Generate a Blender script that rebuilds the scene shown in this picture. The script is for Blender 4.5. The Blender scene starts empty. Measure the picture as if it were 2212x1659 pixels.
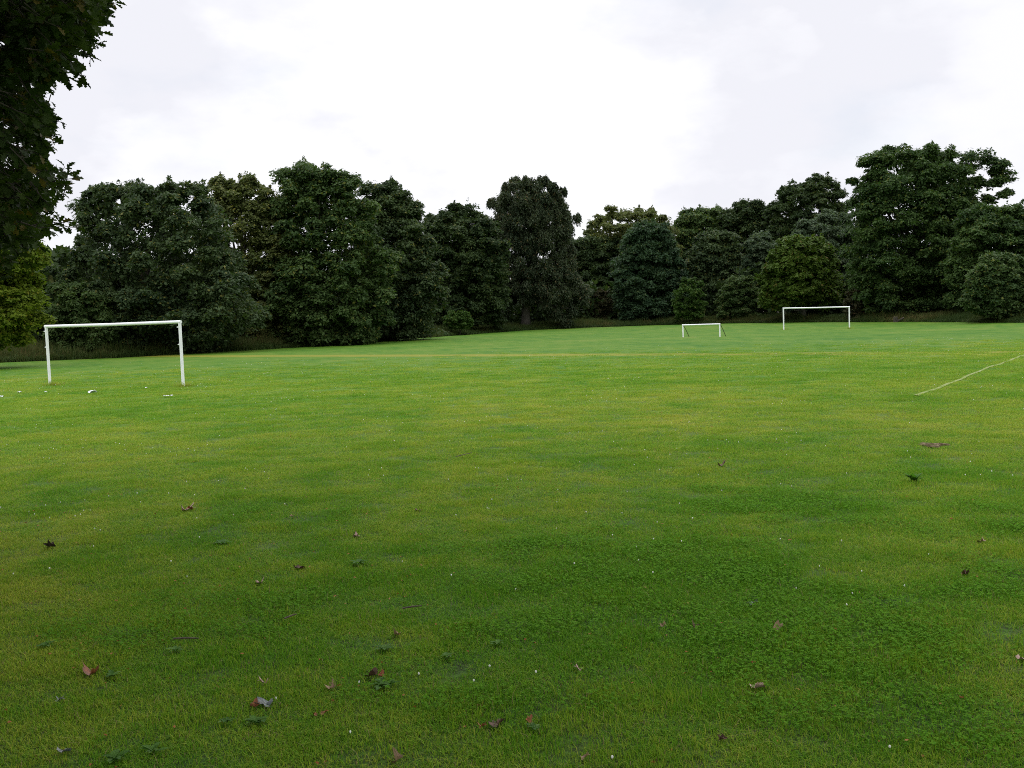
import bpy, math
import numpy as np
from mathutils import Matrix, Vector

rng = np.random.default_rng(7)
scene = bpy.context.scene
COL = scene.collection

# ------------------------------------------------------------------ camera
ROLL, PITCH = math.radians(2.06), math.radians(3.79)
F = 2212.0                      # focal length in units of a 2212 x 1659 picture
CAM = np.array([0.0, 0.0, 1.75])
fw = np.array([0, math.cos(PITCH), -math.sin(PITCH)])
u0 = np.array([0, math.sin(PITCH), math.cos(PITCH)])
r0 = np.array([1.0, 0, 0])
upv = math.cos(ROLL) * u0 + math.sin(ROLL) * r0
rtv = math.cos(ROLL) * r0 - math.sin(ROLL) * u0


def ray(x, y):
    return fw + rtv * ((x - 1106.0) / F) + upv * ((829.5 - y) / F)


def at(x, y, d):
    """world point at horizontal depth d (metres along +Y) on the sight line"""
    v = ray(x, y)
    return CAM + v * (d / v[1])


cam_d = bpy.data.cameras.new('camera')
cam_d.sensor_width = 36
cam_d.lens = 36
cam_d.clip_end = 5000
cam = bpy.data.objects.new('camera', cam_d)
COL.objects.link(cam)
M = Matrix(((rtv[0], upv[0], -fw[0], CAM[0]), (rtv[1], upv[1], -fw[1], CAM[1]),
            (rtv[2], upv[2], -fw[2], CAM[2]), (0, 0, 0, 1)))
cam.matrix_world = M
scene.camera = cam


# ------------------------------------------------------------------ numpy noise
def vnoise(x, y, seed=0):
    x = np.asarray(x, float); y = np.asarray(y, float)
    xi = np.floor(x).astype(np.int64); yi = np.floor(y).astype(np.int64)
    fx = x - xi; fy = y - yi
    fx = fx * fx * (3 - 2 * fx); fy = fy * fy * (3 - 2 * fy)

    def h(a, b):
        n = (a * 374761393 + b * 668265263 + seed * 974634777) & 0xFFFFFFFF
        n = ((n ^ (n >> 13)) * 1274126177) & 0xFFFFFFFF
        n = n ^ (n >> 16)
        return (n & 0xFFFF) / 65535.0
    return (h(xi, yi) * (1 - fx) + h(xi + 1, yi) * fx) * (1 - fy) + (h(xi, yi + 1) * (1 - fx) + h(xi + 1, yi + 1) * fx) * fy


def fbm(x, y, s, seed=0, oct=3):
    a, t, w = 0.0, 0.0, 1.0
    for o in range(oct):
        a = a + w * vnoise(np.asarray(x) / s + 17.3 * o, np.asarray(y) / s - 9.1 * o, seed + o)
        t += w; w *= .55; s = s / 2.1
    return a / t


def sstep(a, b, x):
    t = np.clip((x - a) / (b - a), 0, 1)
    return t * t * (3 - 2 * t)


# ------------------------------------------------------------------ lie of the land
EDGE = [(-260, 799, 66), (0, 783, 70), (250, 774, 74), (400, 764, 78), (560, 756, 85), (750, 743, 95), (900, 731, 105),
        (1050, 720, 120), (1130, 714, 128), (1240, 709, 134), (1400, 703, 140), (1600, 698, 133), (1763, 696, 125),
        (1900, 695.5, 113), (2000, 695.5, 105), (2212, 697, 90), (2480, 700, 78)]
EDGE_P = np.array([at(*e) for e in EDGE])
ctrl = [tuple(p) for p in EDGE_P]
for e in EDGE:                              # the ground runs on level under the trees
    p = at(*e); v = at(e[0], e[1], e[2] * 1.25); ctrl.append((v[0], v[1], p[2] + .1))
ctrl += [tuple(at(108, 832, 36.2)), tuple(at(396, 834, 33.2)), tuple(at(1693, 712, 99)), tuple(at(1835, 710, 98)), tuple(at(1515, 728, 78))]
ctrl += [(x, y, 0.0) for x in (-14, 0, 14) for y in (-12, 0, 8, 16)] + [(0, -80, 0), (90, -30, 0), (-90, -20, 0)]
for k in range(12):
    a = k / 12 * 2 * math.pi
    ctrl.append((600 * math.cos(a), 600 * math.sin(a), -.3))
ctrl = np.array(ctrl)


def tps(r2):
    return np.where(r2 > 0, r2 * np.log(np.maximum(r2, 1e-9)), 0)


SC = 100.0
cp = ctrl[:, :2] / SC
n_ = len(cp)
K = tps(((cp[:, None] - cp[None]) ** 2).sum(-1)) + np.eye(n_) * 2e-3
Pm = np.c_[np.ones(n_), cp]
A = np.block([[K, Pm], [Pm.T, np.zeros((3, 3))]])
W = np.linalg.solve(A, np.r_[ctrl[:, 2], 0, 0, 0])


def gz(x, y, fine=True):
    x = np.atleast_1d(np.asarray(x, float)); y = np.atleast_1d(np.asarray(y, float))
    out = np.empty(x.shape)
    fx, fy, fo = x.ravel(), y.ravel(), out.ravel()
    for i in range(0, fx.size, 20000):
        q = np.c_[fx[i:i + 20000], fy[i:i + 20000]] / SC
        k = tps(((q[:, None] - cp[None]) ** 2).sum(-1))
        fo[i:i + 20000] = k @ W[:n_] + W[n_] + q @ W[n_ + 1:]
    out = fo.reshape(x.shape)
    if fine:
        amp = .07 * np.exp(-np.hypot(x, y) / 60)
        out = out + (fbm(x, y, 3.2, 5) - .5) * amp + (fbm(x, y, .8, 9, 2) - .5) * .025
    return out


def on_ground(x, y, iters=40):
    """where the sight line through picture point (x, y) meets the ground"""
    v = ray(x, y); d = 4.0 if y > 1500 else 10.0
    lo, hi = 1.0, 300.0
    s = np.geomspace(lo, hi, 600)
    p = CAM + v * s[:, None] / v[1]
    g = gz(p[:, 0], p[:, 1]) - p[:, 2]
    i = int(np.argmax(g > 0)); i = max(i, 1)
    a, b = s[i - 1], s[i]
    for _ in range(20):
        m = (a + b) / 2; q = CAM + v * m / v[1]
        if gz(q[0], q[1])[0] > q[2]: b = m
        else: a = m
    q = CAM + v * b / v[1]
    q[2] = gz(q[0], q[1])[0]
    return q


# patches of clover and lush grass, in metres: centre found from the picture, half sizes, strength
PATCH = []
for (px, py, ax, ay, s) in [(1500, 1190, .9, .45, .9), (1300, 1215, 1.0, .35, .7), (1700, 1215, .9, .4, .8), (1560, 1290, 1.0, .4, 1), (1380, 1330, .8, .3, .9),
                            (1800, 1330, .8, .35, .8), (1500, 1385, .6, .22, .9), (1700, 1420, .7, .25, .9), (1850, 1460, .5, .25, .6),
                            (1680, 1092, .7, .4, .9), (1400, 1010, .7, .3, .25), (1080, 1480, .45, .16, .8), (2130, 1130, .7, .5, .7),
                            (400, 1330, .7, .2, .7), (560, 1290, .5, .15, .5), (2180, 1250, .6, .4, .7), (1950, 1570, .6, .2, .6),
                            (850, 1460, .4, .15, .5), (1950, 1020, 1.0, .5, .3), (560, 1105, .7, .3, .4), (300, 1060, 1.0, .4, .25), (1800, 1540, .7, .2, .7), (2050, 1400, .6, .3, .6)]:
    p = on_ground(px, py); PATCH.append((p[0], p[1], ax, ay * 2.0, s))
DRY = []
for (px, py, ax, ay, s) in [(1640, 1140, .7, .3, .8), (2000, 1190, 1.0, .4, .7), (1440, 912, .5, .6, .9), (1930, 920, .5, .6, .7), (1680, 905, .5, .5, .6),
                            (900, 1370, .6, .2, .6), (100, 1300, .8, .4, .8), (60, 1390, .6, .2, .7), (1900, 1350, .5, .25, .5), (1250, 1540, .5, .15, .5),
                            (1150, 890, 2.5, 1.2, .4), (760, 1010, 1.6, .7, .4), (1560, 870, 1.5, .9, .5), (2080, 1060, .8, .4, .4), (480, 900, 2.5, 1.2, .4), (1000, 1530, .6, .2, .5)]:
    p = on_ground(px, py); DRY.append((p[0], p[1], ax, ay * 2, s))


def blob(x, y, lst):
    o = np.zeros(np.shape(x))
    wob = (fbm(x, y, .38, 31) - .5) * 2.3 + (fbm(x, y, 1.1, 47) - .5) * 1.3
    for (cx, cy, ax, ay, s) in lst:
        q = np.hypot((x - cx) / (ax * 1.25), (y - cy) / (ay * 1.25)) + wob
        o = np.maximum(o, s * (1 - sstep(.2, 1.25, q)))
    return o


def lush(x, y):
    x = np.asarray(x, float); y = np.asarray(y, float)
    extra = sstep(.60, .74, fbm(x, y * .6, 1.5, 71)) * .45
    return np.clip(np.maximum(blob(x, y, PATCH), extra), 0, 1)


def tone(x, y):
    """0 lush green .. 1 dry yellow"""
    x = np.asarray(x, float); y = np.asarray(y, float)
    t = .47 + (fbm(x, y, 11, 3) - .5) * .36 + (fbm(x, y, 2.2, 13) - .5) * .5 + (fbm(x, y, .55, 23, 2) - .5) * .4
    t = t - .30 * lush(x, y) + .28 * blob(x, y, DRY) - .13 * (1 - sstep(4.5, 13, np.hypot(x, y)))
    t = t - .22 * sstep(.60, .72, fbm(x, y * .55, .42, 171, 2))
    return np.clip(t, 0, 1)


# ------------------------------------------------------------------ mesh helpers
def tag(o, label=None, cat=None, group=None, kind=None):
    if label: o['label'] = label
    if cat: o['category'] = cat
    if group: o['group'] = group
    if kind: o['kind'] = kind
    return o


def link(name, me, mat=None, parent=None):
    o = bpy.data.objects.new(name, me)
    COL.objects.link(o)
    if mat is not None and me is not None: me.materials.append(mat)
    if parent is not None: o.parent = parent
    return o


def empty(name, loc, rz=0):
    o = link(name, None)
    o.location = tuple(float(c) for c in loc); o.rotation_euler = (0, 0, rz)
    o.empty_display_size = .2
    return o


def raw_mesh(name, co, faces_n, idx, smooth=False):
    """co (n,3); faces_n loop counts per face; idx flat vertex indices"""
    me = bpy.data.meshes.new(name)
    co = np.ascontiguousarray(co, np.float32)
    me.vertices.add(len(co)); me.vertices.foreach_set('co', co.ravel())
    idx = np.ascontiguousarray(idx, np.int32); faces_n = np.ascontiguousarray(faces_n, np.int32)
    me.loops.add(len(idx)); me.loops.foreach_set('vertex_index', idx)
    st = np.r_[0, np.cumsum(faces_n)[:-1]].astype(np.int32) if len(faces_n) else np.zeros(0, np.int32)
    me.polygons.add(len(faces_n)); me.polygons.foreach_set('loop_start', st)
    if smooth: me.polygons.foreach_set('use_smooth', np.ones(len(faces_n), bool))
    me.update(calc_edges=True)
    me.validate()
    return me


class MB:
    """collects pieces of one part"""
    def __init__(s): s.v = []; s.f = []; s.n = 0

    def add(s, v, f):
        v = np.asarray(v, float)
        s.v.append(v); s.f += [[i + s.n for i in q] for q in f]; s.n += len(v)

    def tube(s, pts, rad, k=10, cap=True):
        pts = np.asarray(pts, float); n = len(pts)
        rad = np.broadcast_to(np.asarray(rad, float), (n,))
        v = []
        t0 = pts[1] - pts[0]
        ref = np.array([1.0, 0, 0]) if abs(t0[2]) > .7 * np.linalg.norm(t0) else np.array([0, 0, 1.0])
        for i in range(n):
            t = pts[min(i + 1, n - 1)] - pts[max(i - 1, 0)]; t = t / (np.linalg.norm(t) + 1e-9)
            b = np.cross(t, ref); b /= np.linalg.norm(b) + 1e-9; c = np.cross(b, t)
            a = np.arange(k) / k * 2 * math.pi
            v.append(pts[i] + rad[i] * (np.cos(a)[:, None] * b + np.sin(a)[:, None] * c))
        f = []
        for i in range(n - 1):
            for j in range(k):
                f.append([i * k + j, i * k + (j + 1) % k, (i + 1) * k + (j + 1) % k, (i + 1) * k + j])
        if cap: f += [list(range(k))[::-1], [(n - 1) * k + j for j in range(k)]]
        s.add(np.concatenate(v), f)

    def box(s, c, sz, rot=0):
        c = np.asarray(c, float); h = np.asarray(sz, float) / 2
        q = np.array([[a, b, d] for a in (-1, 1) for b in (-1, 1) for d in (-1, 1)]) * h
        cr, sr = math.cos(rot), math.sin(rot)
        q = np.c_[q[:, 0] * cr - q[:, 1] * sr, q[:, 0] * sr + q[:, 1] * cr, q[:, 2]] + c
        s.add(q, [[0, 1, 3, 2], [4, 6, 7, 5], [0, 4, 5, 1], [2, 3, 7, 6], [0, 2, 6, 4], [1, 5, 7, 3]])

    def build(s, name, mat, parent=None, smooth=True, bevel=0):
        co = np.concatenate(s.v)
        me = raw_mesh(name, co, [len(q) for q in s.f], [i for q in s.f for i in q], smooth)
        o = link(name, me, mat, parent)
        if smooth: me.set_sharp_from_angle(angle=math.radians(40))
        if bevel:
            m = o.modifiers.new('bevel', 'BEVEL'); m.width = bevel; m.segments = 2
        return o


# ------------------------------------------------------------------ materials
def new_mat(name):
    m = bpy.data.materials.new(name); m.use_nodes = True
    nt = m.node_tree; nt.nodes.clear()
    return m, nt, nt.nodes.new


def nd(nt, t, **kw):
    n = nt.nodes.new(t)
    for k, v in kw.items():
        if k == 'inp':
            for a, b in v.items(): n.inputs[a].default_value = b
        else: setattr(n, k, v)
    return n


def rgb(*c): return (c[0], c[1], c[2], 1.0)


def mixc(nt, fac, a, b, mode='MIX'):
    m = nd(nt, 'ShaderNodeMix', data_type='RGBA', blend_type=mode)
    for sock, val in ((m.inputs[0], fac), (m.inputs[6], a), (m.inputs[7], b)):
        if hasattr(val, 'is_linked'): nt.links.new(val, sock)
        else: sock.default_value = val
    return m.outputs[2]


def mathn(nt, op, a, b=None, clamp=False):
    m = nd(nt, 'ShaderNodeMath', operation=op); m.use_clamp = clamp
    for i, val in enumerate((a, b)):
        if val is None: continue
        if hasattr(val, 'is_linked'): nt.links.new(val, m.inputs[i])
        else: m.inputs[i].default_value = val
    return m.outputs[0]


def maprange(nt, v, a, b, c=0., d=1.):
    m = nd(nt, 'ShaderNodeMapRange'); m.interpolation_type = 'SMOOTHSTEP'
    nt.links.new(v, m.inputs[0])
    for i, q in enumerate((a, b, c, d)): m.inputs[i + 1].default_value = q
    return m.outputs[0]


def noise(nt, vec, scale, detail=3, rough=.55):
    n = nd(nt, 'ShaderNodeTexNoise', inp={'Scale': scale, 'Detail': detail, 'Roughness': rough})
    if vec is not None: nt.links.new(vec, n.inputs['Vector'])
    return n.outputs['Fac']


def leaf_mat(name, dark, mid, warm, transl=.3, patch=.25, rough=.6, spec=.14, warm_share=.05):
    m, nt, N = new_mat(name)
    out = nd(nt, 'ShaderNodeOutputMaterial')
    geo = nd(nt, 'ShaderNodeNewGeometry')
    isl = geo.outputs['Random Per Island']
    nz = noise(nt, geo.outputs['Position'], patch, 3)
    f = mathn(nt, 'ADD', mathn(nt, 'MULTIPLY', isl, .55), maprange(nt, nz, .35, .68, -.05, .5), clamp=True)
    c = mixc(nt, f, rgb(*dark), rgb(*mid))
    w = mathn(nt, 'GREATER_THAN', mathn(nt, 'FRACT', mathn(nt, 'MULTIPLY', isl, 37.7)), 1 - warm_share)
    c = mixc(nt, w, c, rgb(*warm))
    p = nd(nt, 'ShaderNodeBsdfPrincipled', inp={'Roughness': rough, 'Specular IOR Level': spec})
    nt.links.new(c, p.inputs['Base Color'])
    t = nd(nt, 'ShaderNodeBsdfTranslucent')
    nt.links.new(mixc(nt, 1.0, c, rgb(1.1, 1.25, .5), 'MULTIPLY'), t.inputs['Color'])
    mx = nd(nt, 'ShaderNodeMixShader', inp={0: transl})
    nt.links.new(p.outputs[0], mx.inputs[1]); nt.links.new(t.outputs[0], mx.inputs[2])
    nt.links.new(mx.outputs[0], out.inputs[0])
    return m


def plain_mat(name, c1, c2, scale=6, rough=.6, spec=.4, bump=.0, detail=4, lo=.35, hi=.65, metal=0, stretch=None):
    m, nt, N = new_mat(name)
    out = nd(nt, 'ShaderNodeOutputMaterial'); tc = nd(nt, 'ShaderNodeTexCoord')
    vec = tc.outputs['Object']
    if stretch:
        mp = nd(nt, 'ShaderNodeMapping', inp={'Scale': stretch}); nt.links.new(vec, mp.inputs[0]); vec = mp.outputs[0]
    nz = noise(nt, vec, scale, detail)
    p = nd(nt, 'ShaderNodeBsdfPrincipled', inp={'Roughness': rough, 'Specular IOR Level': spec, 'Metallic': metal})
    nt.links.new(mixc(nt, maprange(nt, nz, lo, hi), rgb(*c1), rgb(*c2)), p.inputs['Base Color'])
    if bump:
        b = nd(nt, 'ShaderNodeBump', inp={'Strength': bump, 'Distance': .02}); nt.links.new(nz, b.inputs['Height'])
        nt.links.new(b.outputs[0], p.inputs['Normal'])
    nt.links.new(p.outputs[0], out.inputs[0])
    return m


bark = plain_mat('bark', (.028, .024, .018), (.075, .066, .05), 5, .9, .2, .8, stretch=(3, 3, .6))
bark_mid = plain_mat('grey_bark', (.06, .055, .045), (.12, .11, .09), 5, .9, .2, .8, stretch=(3, 3, .6))
bark_pale = plain_mat('pale_bark', (.10, .10, .075), (.17, .16, .13), 5, .9, .2, .6, stretch=(3, 3, .6))

# colours of turf, shared by the sheet and the blades (lush .. dry)
LUSH, MID, DRYC = (.060, .165, .008), (.122, .215, .014), (.225, .252, .036)


def turf_colour(nt, t):
    r = nd(nt, 'ShaderNodeValToRGB')
    e = r.color_ramp.elements
    e[0].position = .05; e[0].color = rgb(*LUSH)
    e[1].position = .95; e[1].color = rgb(*DRYC)
    k = e.new(.45); k.color = rgb(*MID)
    nt.links.new(t, r.inputs[0])
    return r.outputs[0]


def lawn_material():
    m, nt, N = new_mat('mown_turf')
    out = nd(nt, 'ShaderNodeOutputMaterial')
    at_ = nd(nt, 'ShaderNodeAttribute', attribute_name='tone'); geo = nd(nt, 'ShaderNodeNewGeometry')
    pos = geo.outputs['Position']
    n1 = noise(nt, pos, 1.1, 6, .62); n2 = noise(nt, pos, 26, 4, .7); n3 = noise(nt, pos, 4.5, 5, .65)
    # mowing runs, long and faint
    mp = nd(nt, 'ShaderNodeMapping', inp={'Rotation': (0, 0, math.radians(-62)), 'Scale': (.035, .55, 1)})
    nt.links.new(pos, mp.inputs[0]); n4 = noise(nt, mp.outputs[0], 1.0, 4, .6)
    t = mathn(nt, 'ADD', at_.outputs['Fac'], mathn(nt, 'MULTIPLY', mathn(nt, 'SUBTRACT', n1, .5), .55))
    t = mathn(nt, 'ADD', t, mathn(nt, 'MULTIPLY', mathn(nt, 'SUBTRACT', n3, .5), .6))
    t = mathn(nt, 'ADD', t, mathn(nt, 'MULTIPLY', mathn(nt, 'SUBTRACT', n2, .5), .45))
    t = mathn(nt, 'ADD', t, mathn(nt, 'MULTIPLY', mathn(nt, 'SUBTRACT', n4, .5), .6), clamp=True)
    c = turf_colour(nt, t)
    # old line across the field where the turf has yellowed: distance to a line in plan
    a, b = YL
    d = (b - a) / np.linalg.norm(b - a); nrm = (-d[1], d[0])
    sep = nd(nt, 'ShaderNodeSeparateXYZ'); nt.links.new(pos, sep.inputs[0])
    dist = mathn(nt, 'ADD', mathn(nt, 'MULTIPLY', sep.outputs[0], nrm[0]), mathn(nt, 'MULTIPLY', sep.outputs[1], nrm[1]))
    dist = mathn(nt, 'ABSOLUTE', mathn(nt, 'SUBTRACT', dist, float(a @ np.array(nrm))))
    dist = mathn(nt, 'ADD', dist, mathn(nt, 'MULTIPLY', mathn(nt, 'SUBTRACT', noise(nt, pos, .5, 5), .5), 1.2))
    fac = mathn(nt, 'MULTIPLY', maprange(nt, dist, .4, 2.0, 1, 0), .75)
    c = mixc(nt, fac, c, rgb(.34, .27, .030))
    # small dead and bare flecks
    fl = maprange(nt, noise(nt, pos, 3.4, 5, .75), .66, .74)
    c = mixc(nt, mathn(nt, 'MULTIPLY', fl, .35), c, rgb(.17, .14, .055))
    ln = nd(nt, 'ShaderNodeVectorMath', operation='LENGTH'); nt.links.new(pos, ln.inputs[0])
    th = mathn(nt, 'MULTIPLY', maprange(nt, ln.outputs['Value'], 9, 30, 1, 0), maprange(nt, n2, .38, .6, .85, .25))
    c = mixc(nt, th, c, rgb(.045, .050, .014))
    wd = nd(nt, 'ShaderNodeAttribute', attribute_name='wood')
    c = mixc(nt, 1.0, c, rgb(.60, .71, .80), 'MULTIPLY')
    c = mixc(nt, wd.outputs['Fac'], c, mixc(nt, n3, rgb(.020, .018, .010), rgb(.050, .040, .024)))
    p = nd(nt, 'ShaderNodeBsdfPrincipled', inp={'Roughness': .85, 'Specular IOR Level': .12})
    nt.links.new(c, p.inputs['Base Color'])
    bp = nd(nt, 'ShaderNodeBump', inp={'Strength': .7, 'Distance': .05})
    h = mathn(nt, 'ADD', mathn(nt, 'MULTIPLY', n2, .5), n3)
    nt.links.new(h, bp.inputs['Height']); nt.links.new(bp.outputs[0], p.inputs['Normal'])
    nt.links.new(p.outputs[0], out.inputs[0])
    return m


def blade_material(name, kind='turf'):
    m, nt, N = new_mat(name)
    out = nd(nt, 'ShaderNodeOutputMaterial')
    at_ = nd(nt, 'ShaderNodeAttribute', attribute_name='tone', attribute_type='INSTANCER')
    geo = nd(nt, 'ShaderNodeNewGeometry'); isl = geo.outputs['Random Per Island']
    n1 = noise(nt, geo.outputs['Position'], 9, 3, .6)
    if kind == 'turf':
        t = mathn(nt, 'ADD', at_.outputs['Fac'], mathn(nt, 'MULTIPLY', mathn(nt, 'SUBTRACT', isl, .5), .7))
        t = mathn(nt, 'ADD', t, mathn(nt, 'MULTIPLY', mathn(nt, 'SUBTRACT', n1, .5), .7), clamp=True)
        c = turf_colour(nt, t)
        c = mixc(nt, 1.0, c, rgb(1.62, 1.58, 1.25), 'MULTIPLY')
        dead = mathn(nt, 'GREATER_THAN', mathn(nt, 'FRACT', mathn(nt, 'MULTIPLY', isl, 53.1)), .945)
        c = mixc(nt, dead, c, rgb(.26, .22, .09))
    elif kind == 'clover':
        c = mixc(nt, isl, rgb(.060, .185, .008), rgb(.130, .290, .018))
    else:
        t = mathn(nt, 'ADD', at_.outputs['Fac'], mathn(nt, 'MULTIPLY', mathn(nt, 'SUBTRACT', isl, .5), .7), clamp=True)
        r = nd(nt, 'ShaderNodeValToRGB'); e = r.color_ramp.elements
        e[0].position = .1; e[0].color = rgb(.028, .056, .012); e[1].position = 1.0; e[1].color = rgb(.14, .105, .04)
        k = e.new(.6); k.color = rgb(.068, .095, .022)
        nt.links.new(t, r.inputs[0]); c = r.outputs[0]
    p = nd(nt, 'ShaderNodeBsdfPrincipled', inp={'Roughness': .65, 'Specular IOR Level': .03 if kind == 'clover' else .12})
    nt.links.new(c, p.inputs['Base Color'])
    tr = nd(nt, 'ShaderNodeBsdfTranslucent'); nt.links.new(c, tr.inputs['Color'])
    mx = nd(nt, 'ShaderNodeMixShader', inp={0: .35})
    nt.links.new(p.outputs[0], mx.inputs[1]); nt.links.new(tr.outputs[0], mx.inputs[2])
    nt.links.new(mx.outputs[0], out.inputs[0])
    return m


# ------------------------------------------------------------------ ground sheet
ya, yb = on_ground(560, 769), on_ground(2150, 761)
YL = (ya[:2], yb[:2])
half = math.radians(42)
ang = np.r_[np.linspace(math.pi / 2 - half, math.pi / 2 + half, 300, endpoint=False), np.linspace(math.pi / 2 + half, math.pi * 2.5 - half, 90, endpoint=False)]
rad = np.r_[0.6, np.geomspace(1.5, 200, 210), np.geomspace(215, 3000, 22)]
na, nr = len(ang), len(rad)
gx = (rad[:, None] * np.cos(ang)[None]).ravel(); gy = (rad[:, None] * np.sin(ang)[None]).ravel()
gzv = gz(np.clip(gx, -590, 590), np.clip(gy, -590, 590))
far = np.hypot(gx, gy)
gzv = np.where(far > 560, -.3, gzv)
gco = np.r_[np.c_[gx, gy, gzv], [[0, 0, gz(0, 0)[0]]]]
i = np.arange(nr - 1)[:, None]; j = np.arange(na)[None]
q = np.stack([i * na + j, (i + 1) * na + j, (i + 1) * na + (j + 1) % na, i * na + (j + 1) % na], -1).reshape(-1, 4)
tri = np.c_[np.full(na, nr * na), np.arange(na), (np.arange(na) + 1) % na]
me = raw_mesh('playing_field', gco, np.r_[np.full(len(q), 4), np.full(na, 3)], np.r_[q.ravel(), tri.ravel()], True)
tn = me.attributes.new('tone', 'FLOAT', 'POINT')
tn.data.foreach_set('value', tone(gco[:, 0], gco[:, 1]).astype(np.float32))
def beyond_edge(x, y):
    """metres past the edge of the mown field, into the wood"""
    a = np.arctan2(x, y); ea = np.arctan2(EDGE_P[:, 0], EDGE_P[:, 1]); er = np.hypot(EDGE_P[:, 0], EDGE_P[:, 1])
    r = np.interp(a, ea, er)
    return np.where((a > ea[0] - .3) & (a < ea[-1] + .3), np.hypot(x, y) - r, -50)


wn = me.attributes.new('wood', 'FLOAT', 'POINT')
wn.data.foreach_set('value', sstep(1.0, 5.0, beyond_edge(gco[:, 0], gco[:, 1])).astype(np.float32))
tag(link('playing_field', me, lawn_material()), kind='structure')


# ------------------------------------------------------------------ scattered plants: one object, instanced inside it
def gn_scatter(name, variants, pts, rotz, scl, tonev, pick, mat, tilt=None):
    """variants: list of (co, faces_n, idx); the loose points carry their own turn, size and tone"""
    co = []; fn = []; ix = []; var = []; off = 0
    for k, (c, f, x) in enumerate(variants):
        co.append(c); fn.append(f); ix.append(np.asarray(x) + off); var.append(np.full(len(c), k + 1)); off += len(c)
    co.append(pts); var.append(np.zeros(len(pts)))
    npre = off
    me = raw_mesh(name, np.concatenate(co), np.concatenate(fn), np.concatenate(ix))
    tot = npre + len(pts)
    assert len(me.vertices) == tot

    def put(n, typ, vals, key='value'):
        a = me.attributes.new(n, typ, 'POINT'); a.data.foreach_set(key, vals)
    put('var', 'INT', np.concatenate(var).astype(np.int32))
    pad = np.zeros(npre)
    put('pick', 'INT', np.r_[pad, pick].astype(np.int32))
    put('tone', 'FLOAT', np.r_[pad, tonev].astype(np.float32))
    rv = np.zeros((tot, 3), np.float32); rv[npre:, 2] = rotz
    if tilt is not None: rv[npre:, 0] = tilt
    put('rot', 'FLOAT_VECTOR', rv.ravel(), 'vector')
    sv = np.ones((tot, 3), np.float32); sv[npre:] = scl
    put('scl', 'FLOAT_VECTOR', sv.ravel(), 'vector')
    o = link(name, me, mat)
    ng = bpy.data.node_groups.new(name, 'GeometryNodeTree')
    ng.interface.new_socket('Geometry', in_out='INPUT', socket_type='NodeSocketGeometry')
    ng.interface.new_socket('Geometry', in_out='OUTPUT', socket_type='NodeSocketGeometry')
    L = ng.links.new
    gi = ng.nodes.new('NodeGroupInput'); go = ng.nodes.new('NodeGroupOutput')

    def attr(n, t):
        a = ng.nodes.new('GeometryNodeInputNamedAttribute'); a.data_type = t; a.inputs['Name'].default_value = n
        return next(s for s in a.outputs if s.enabled and s.name == 'Attribute')

    def sep(k):
        s = ng.nodes.new('GeometryNodeSeparateGeometry'); s.domain = 'POINT'
        c = ng.nodes.new('FunctionNodeCompare'); c.data_type = 'INT'; c.operation = 'EQUAL'
        L(attr('var', 'INT'), c.inputs[2]); c.inputs[3].default_value = k
        L(c.outputs[0], s.inputs['Selection']); L(gi.outputs[0], s.inputs['Geometry'])
        return s.outputs['Selection']
    to = ng.nodes.new('GeometryNodeGeometryToInstance')
    for k in range(len(variants), 0, -1): L(sep(k), to.inputs[0])
    iop = ng.nodes.new('GeometryNodeInstanceOnPoints')
    L(sep(0), iop.inputs['Points']); L(to.outputs[0], iop.inputs['Instance'])
    iop.inputs['Pick Instance'].default_value = True
    L(attr('pick', 'INT'), iop.inputs['Instance Index'])
    L(attr('rot', 'FLOAT_VECTOR'), iop.inputs['Rotation']); L(attr('scl', 'FLOAT_VECTOR'), iop.inputs['Scale'])
    L(iop.outputs[0], go.inputs[0])
    md = o.modifiers.new('scatter', 'NODES'); md.node_group = ng
    return o


def tuft(nb, radius, hmin, hmax, wmin, wmax, lean, seed):
    """a patch of bent blades"""
    g = np.random.default_rng(seed)
    a = g.uniform(0, 2 * math.pi, nb); r = radius * np.sqrt(g.uniform(0, 1, nb))
    base = np.c_[r * np.cos(a), r * np.sin(a), np.full(nb, -.004)]
    h = g.uniform(hmin, hmax, nb); w = g.uniform(wmin, wmax, nb)
    b = g.uniform(0, 2 * math.pi, nb); d = np.c_[np.cos(b), np.sin(b), np.zeros(nb)]; s = np.c_[-np.sin(b), np.cos(b), np.zeros(nb)]
    ln = g.uniform(.1, 1, nb) * lean
    up = np.array([0, 0, 1.0])
    m1 = base + up * (h * .55)[:, None] + d * (h * .28 * ln)[:, None]
    tp = base + up * (h * (1 - .25 * ln))[:, None] + d * (h * ln)[:, None]
    sw = s * (w / 2)[:, None]
    co = np.stack([base - sw, base + sw, m1 + sw * .85, m1 - sw * .85, tp], 1).reshape(-1, 3)
    k = np.arange(nb)[:, None] * 5
    q = k + np.array([[0, 1, 2, 3]]); t = k + np.array([[3, 2, 4]])
    idx = np.concatenate([np.c_[q, t].ravel()]); fn = np.tile([4, 3], nb)
    return co, fn, idx


def np_join(a, b):
    return np.concatenate([a[0], b[0]]), np.concatenate([a[1], b[1]]), np.concatenate([a[2], b[2] + len(a[0])])


def wedge(n, ymin, ymax, dens, hw=.60):
    out = []
    while sum(len(o) for o in out) < n:
        m = n * 2
        y = np.sqrt(rng.uniform(ymin ** 2, ymax ** 2, m)); x = rng.uniform(-hw, hw, m) * (y + 1.0)
        k = rng.uniform(0, 1, m) < dens(y)
        out.append(np.c_[x[k], y[k]])
    return np.concatenate(out)[:n]


# mown grass
def gdens(y):
    return np.clip((7.0 / np.maximum(y, 7.0)) ** 1.75, 0.004, 1) * (1 - sstep(22, 60, y))


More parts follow.
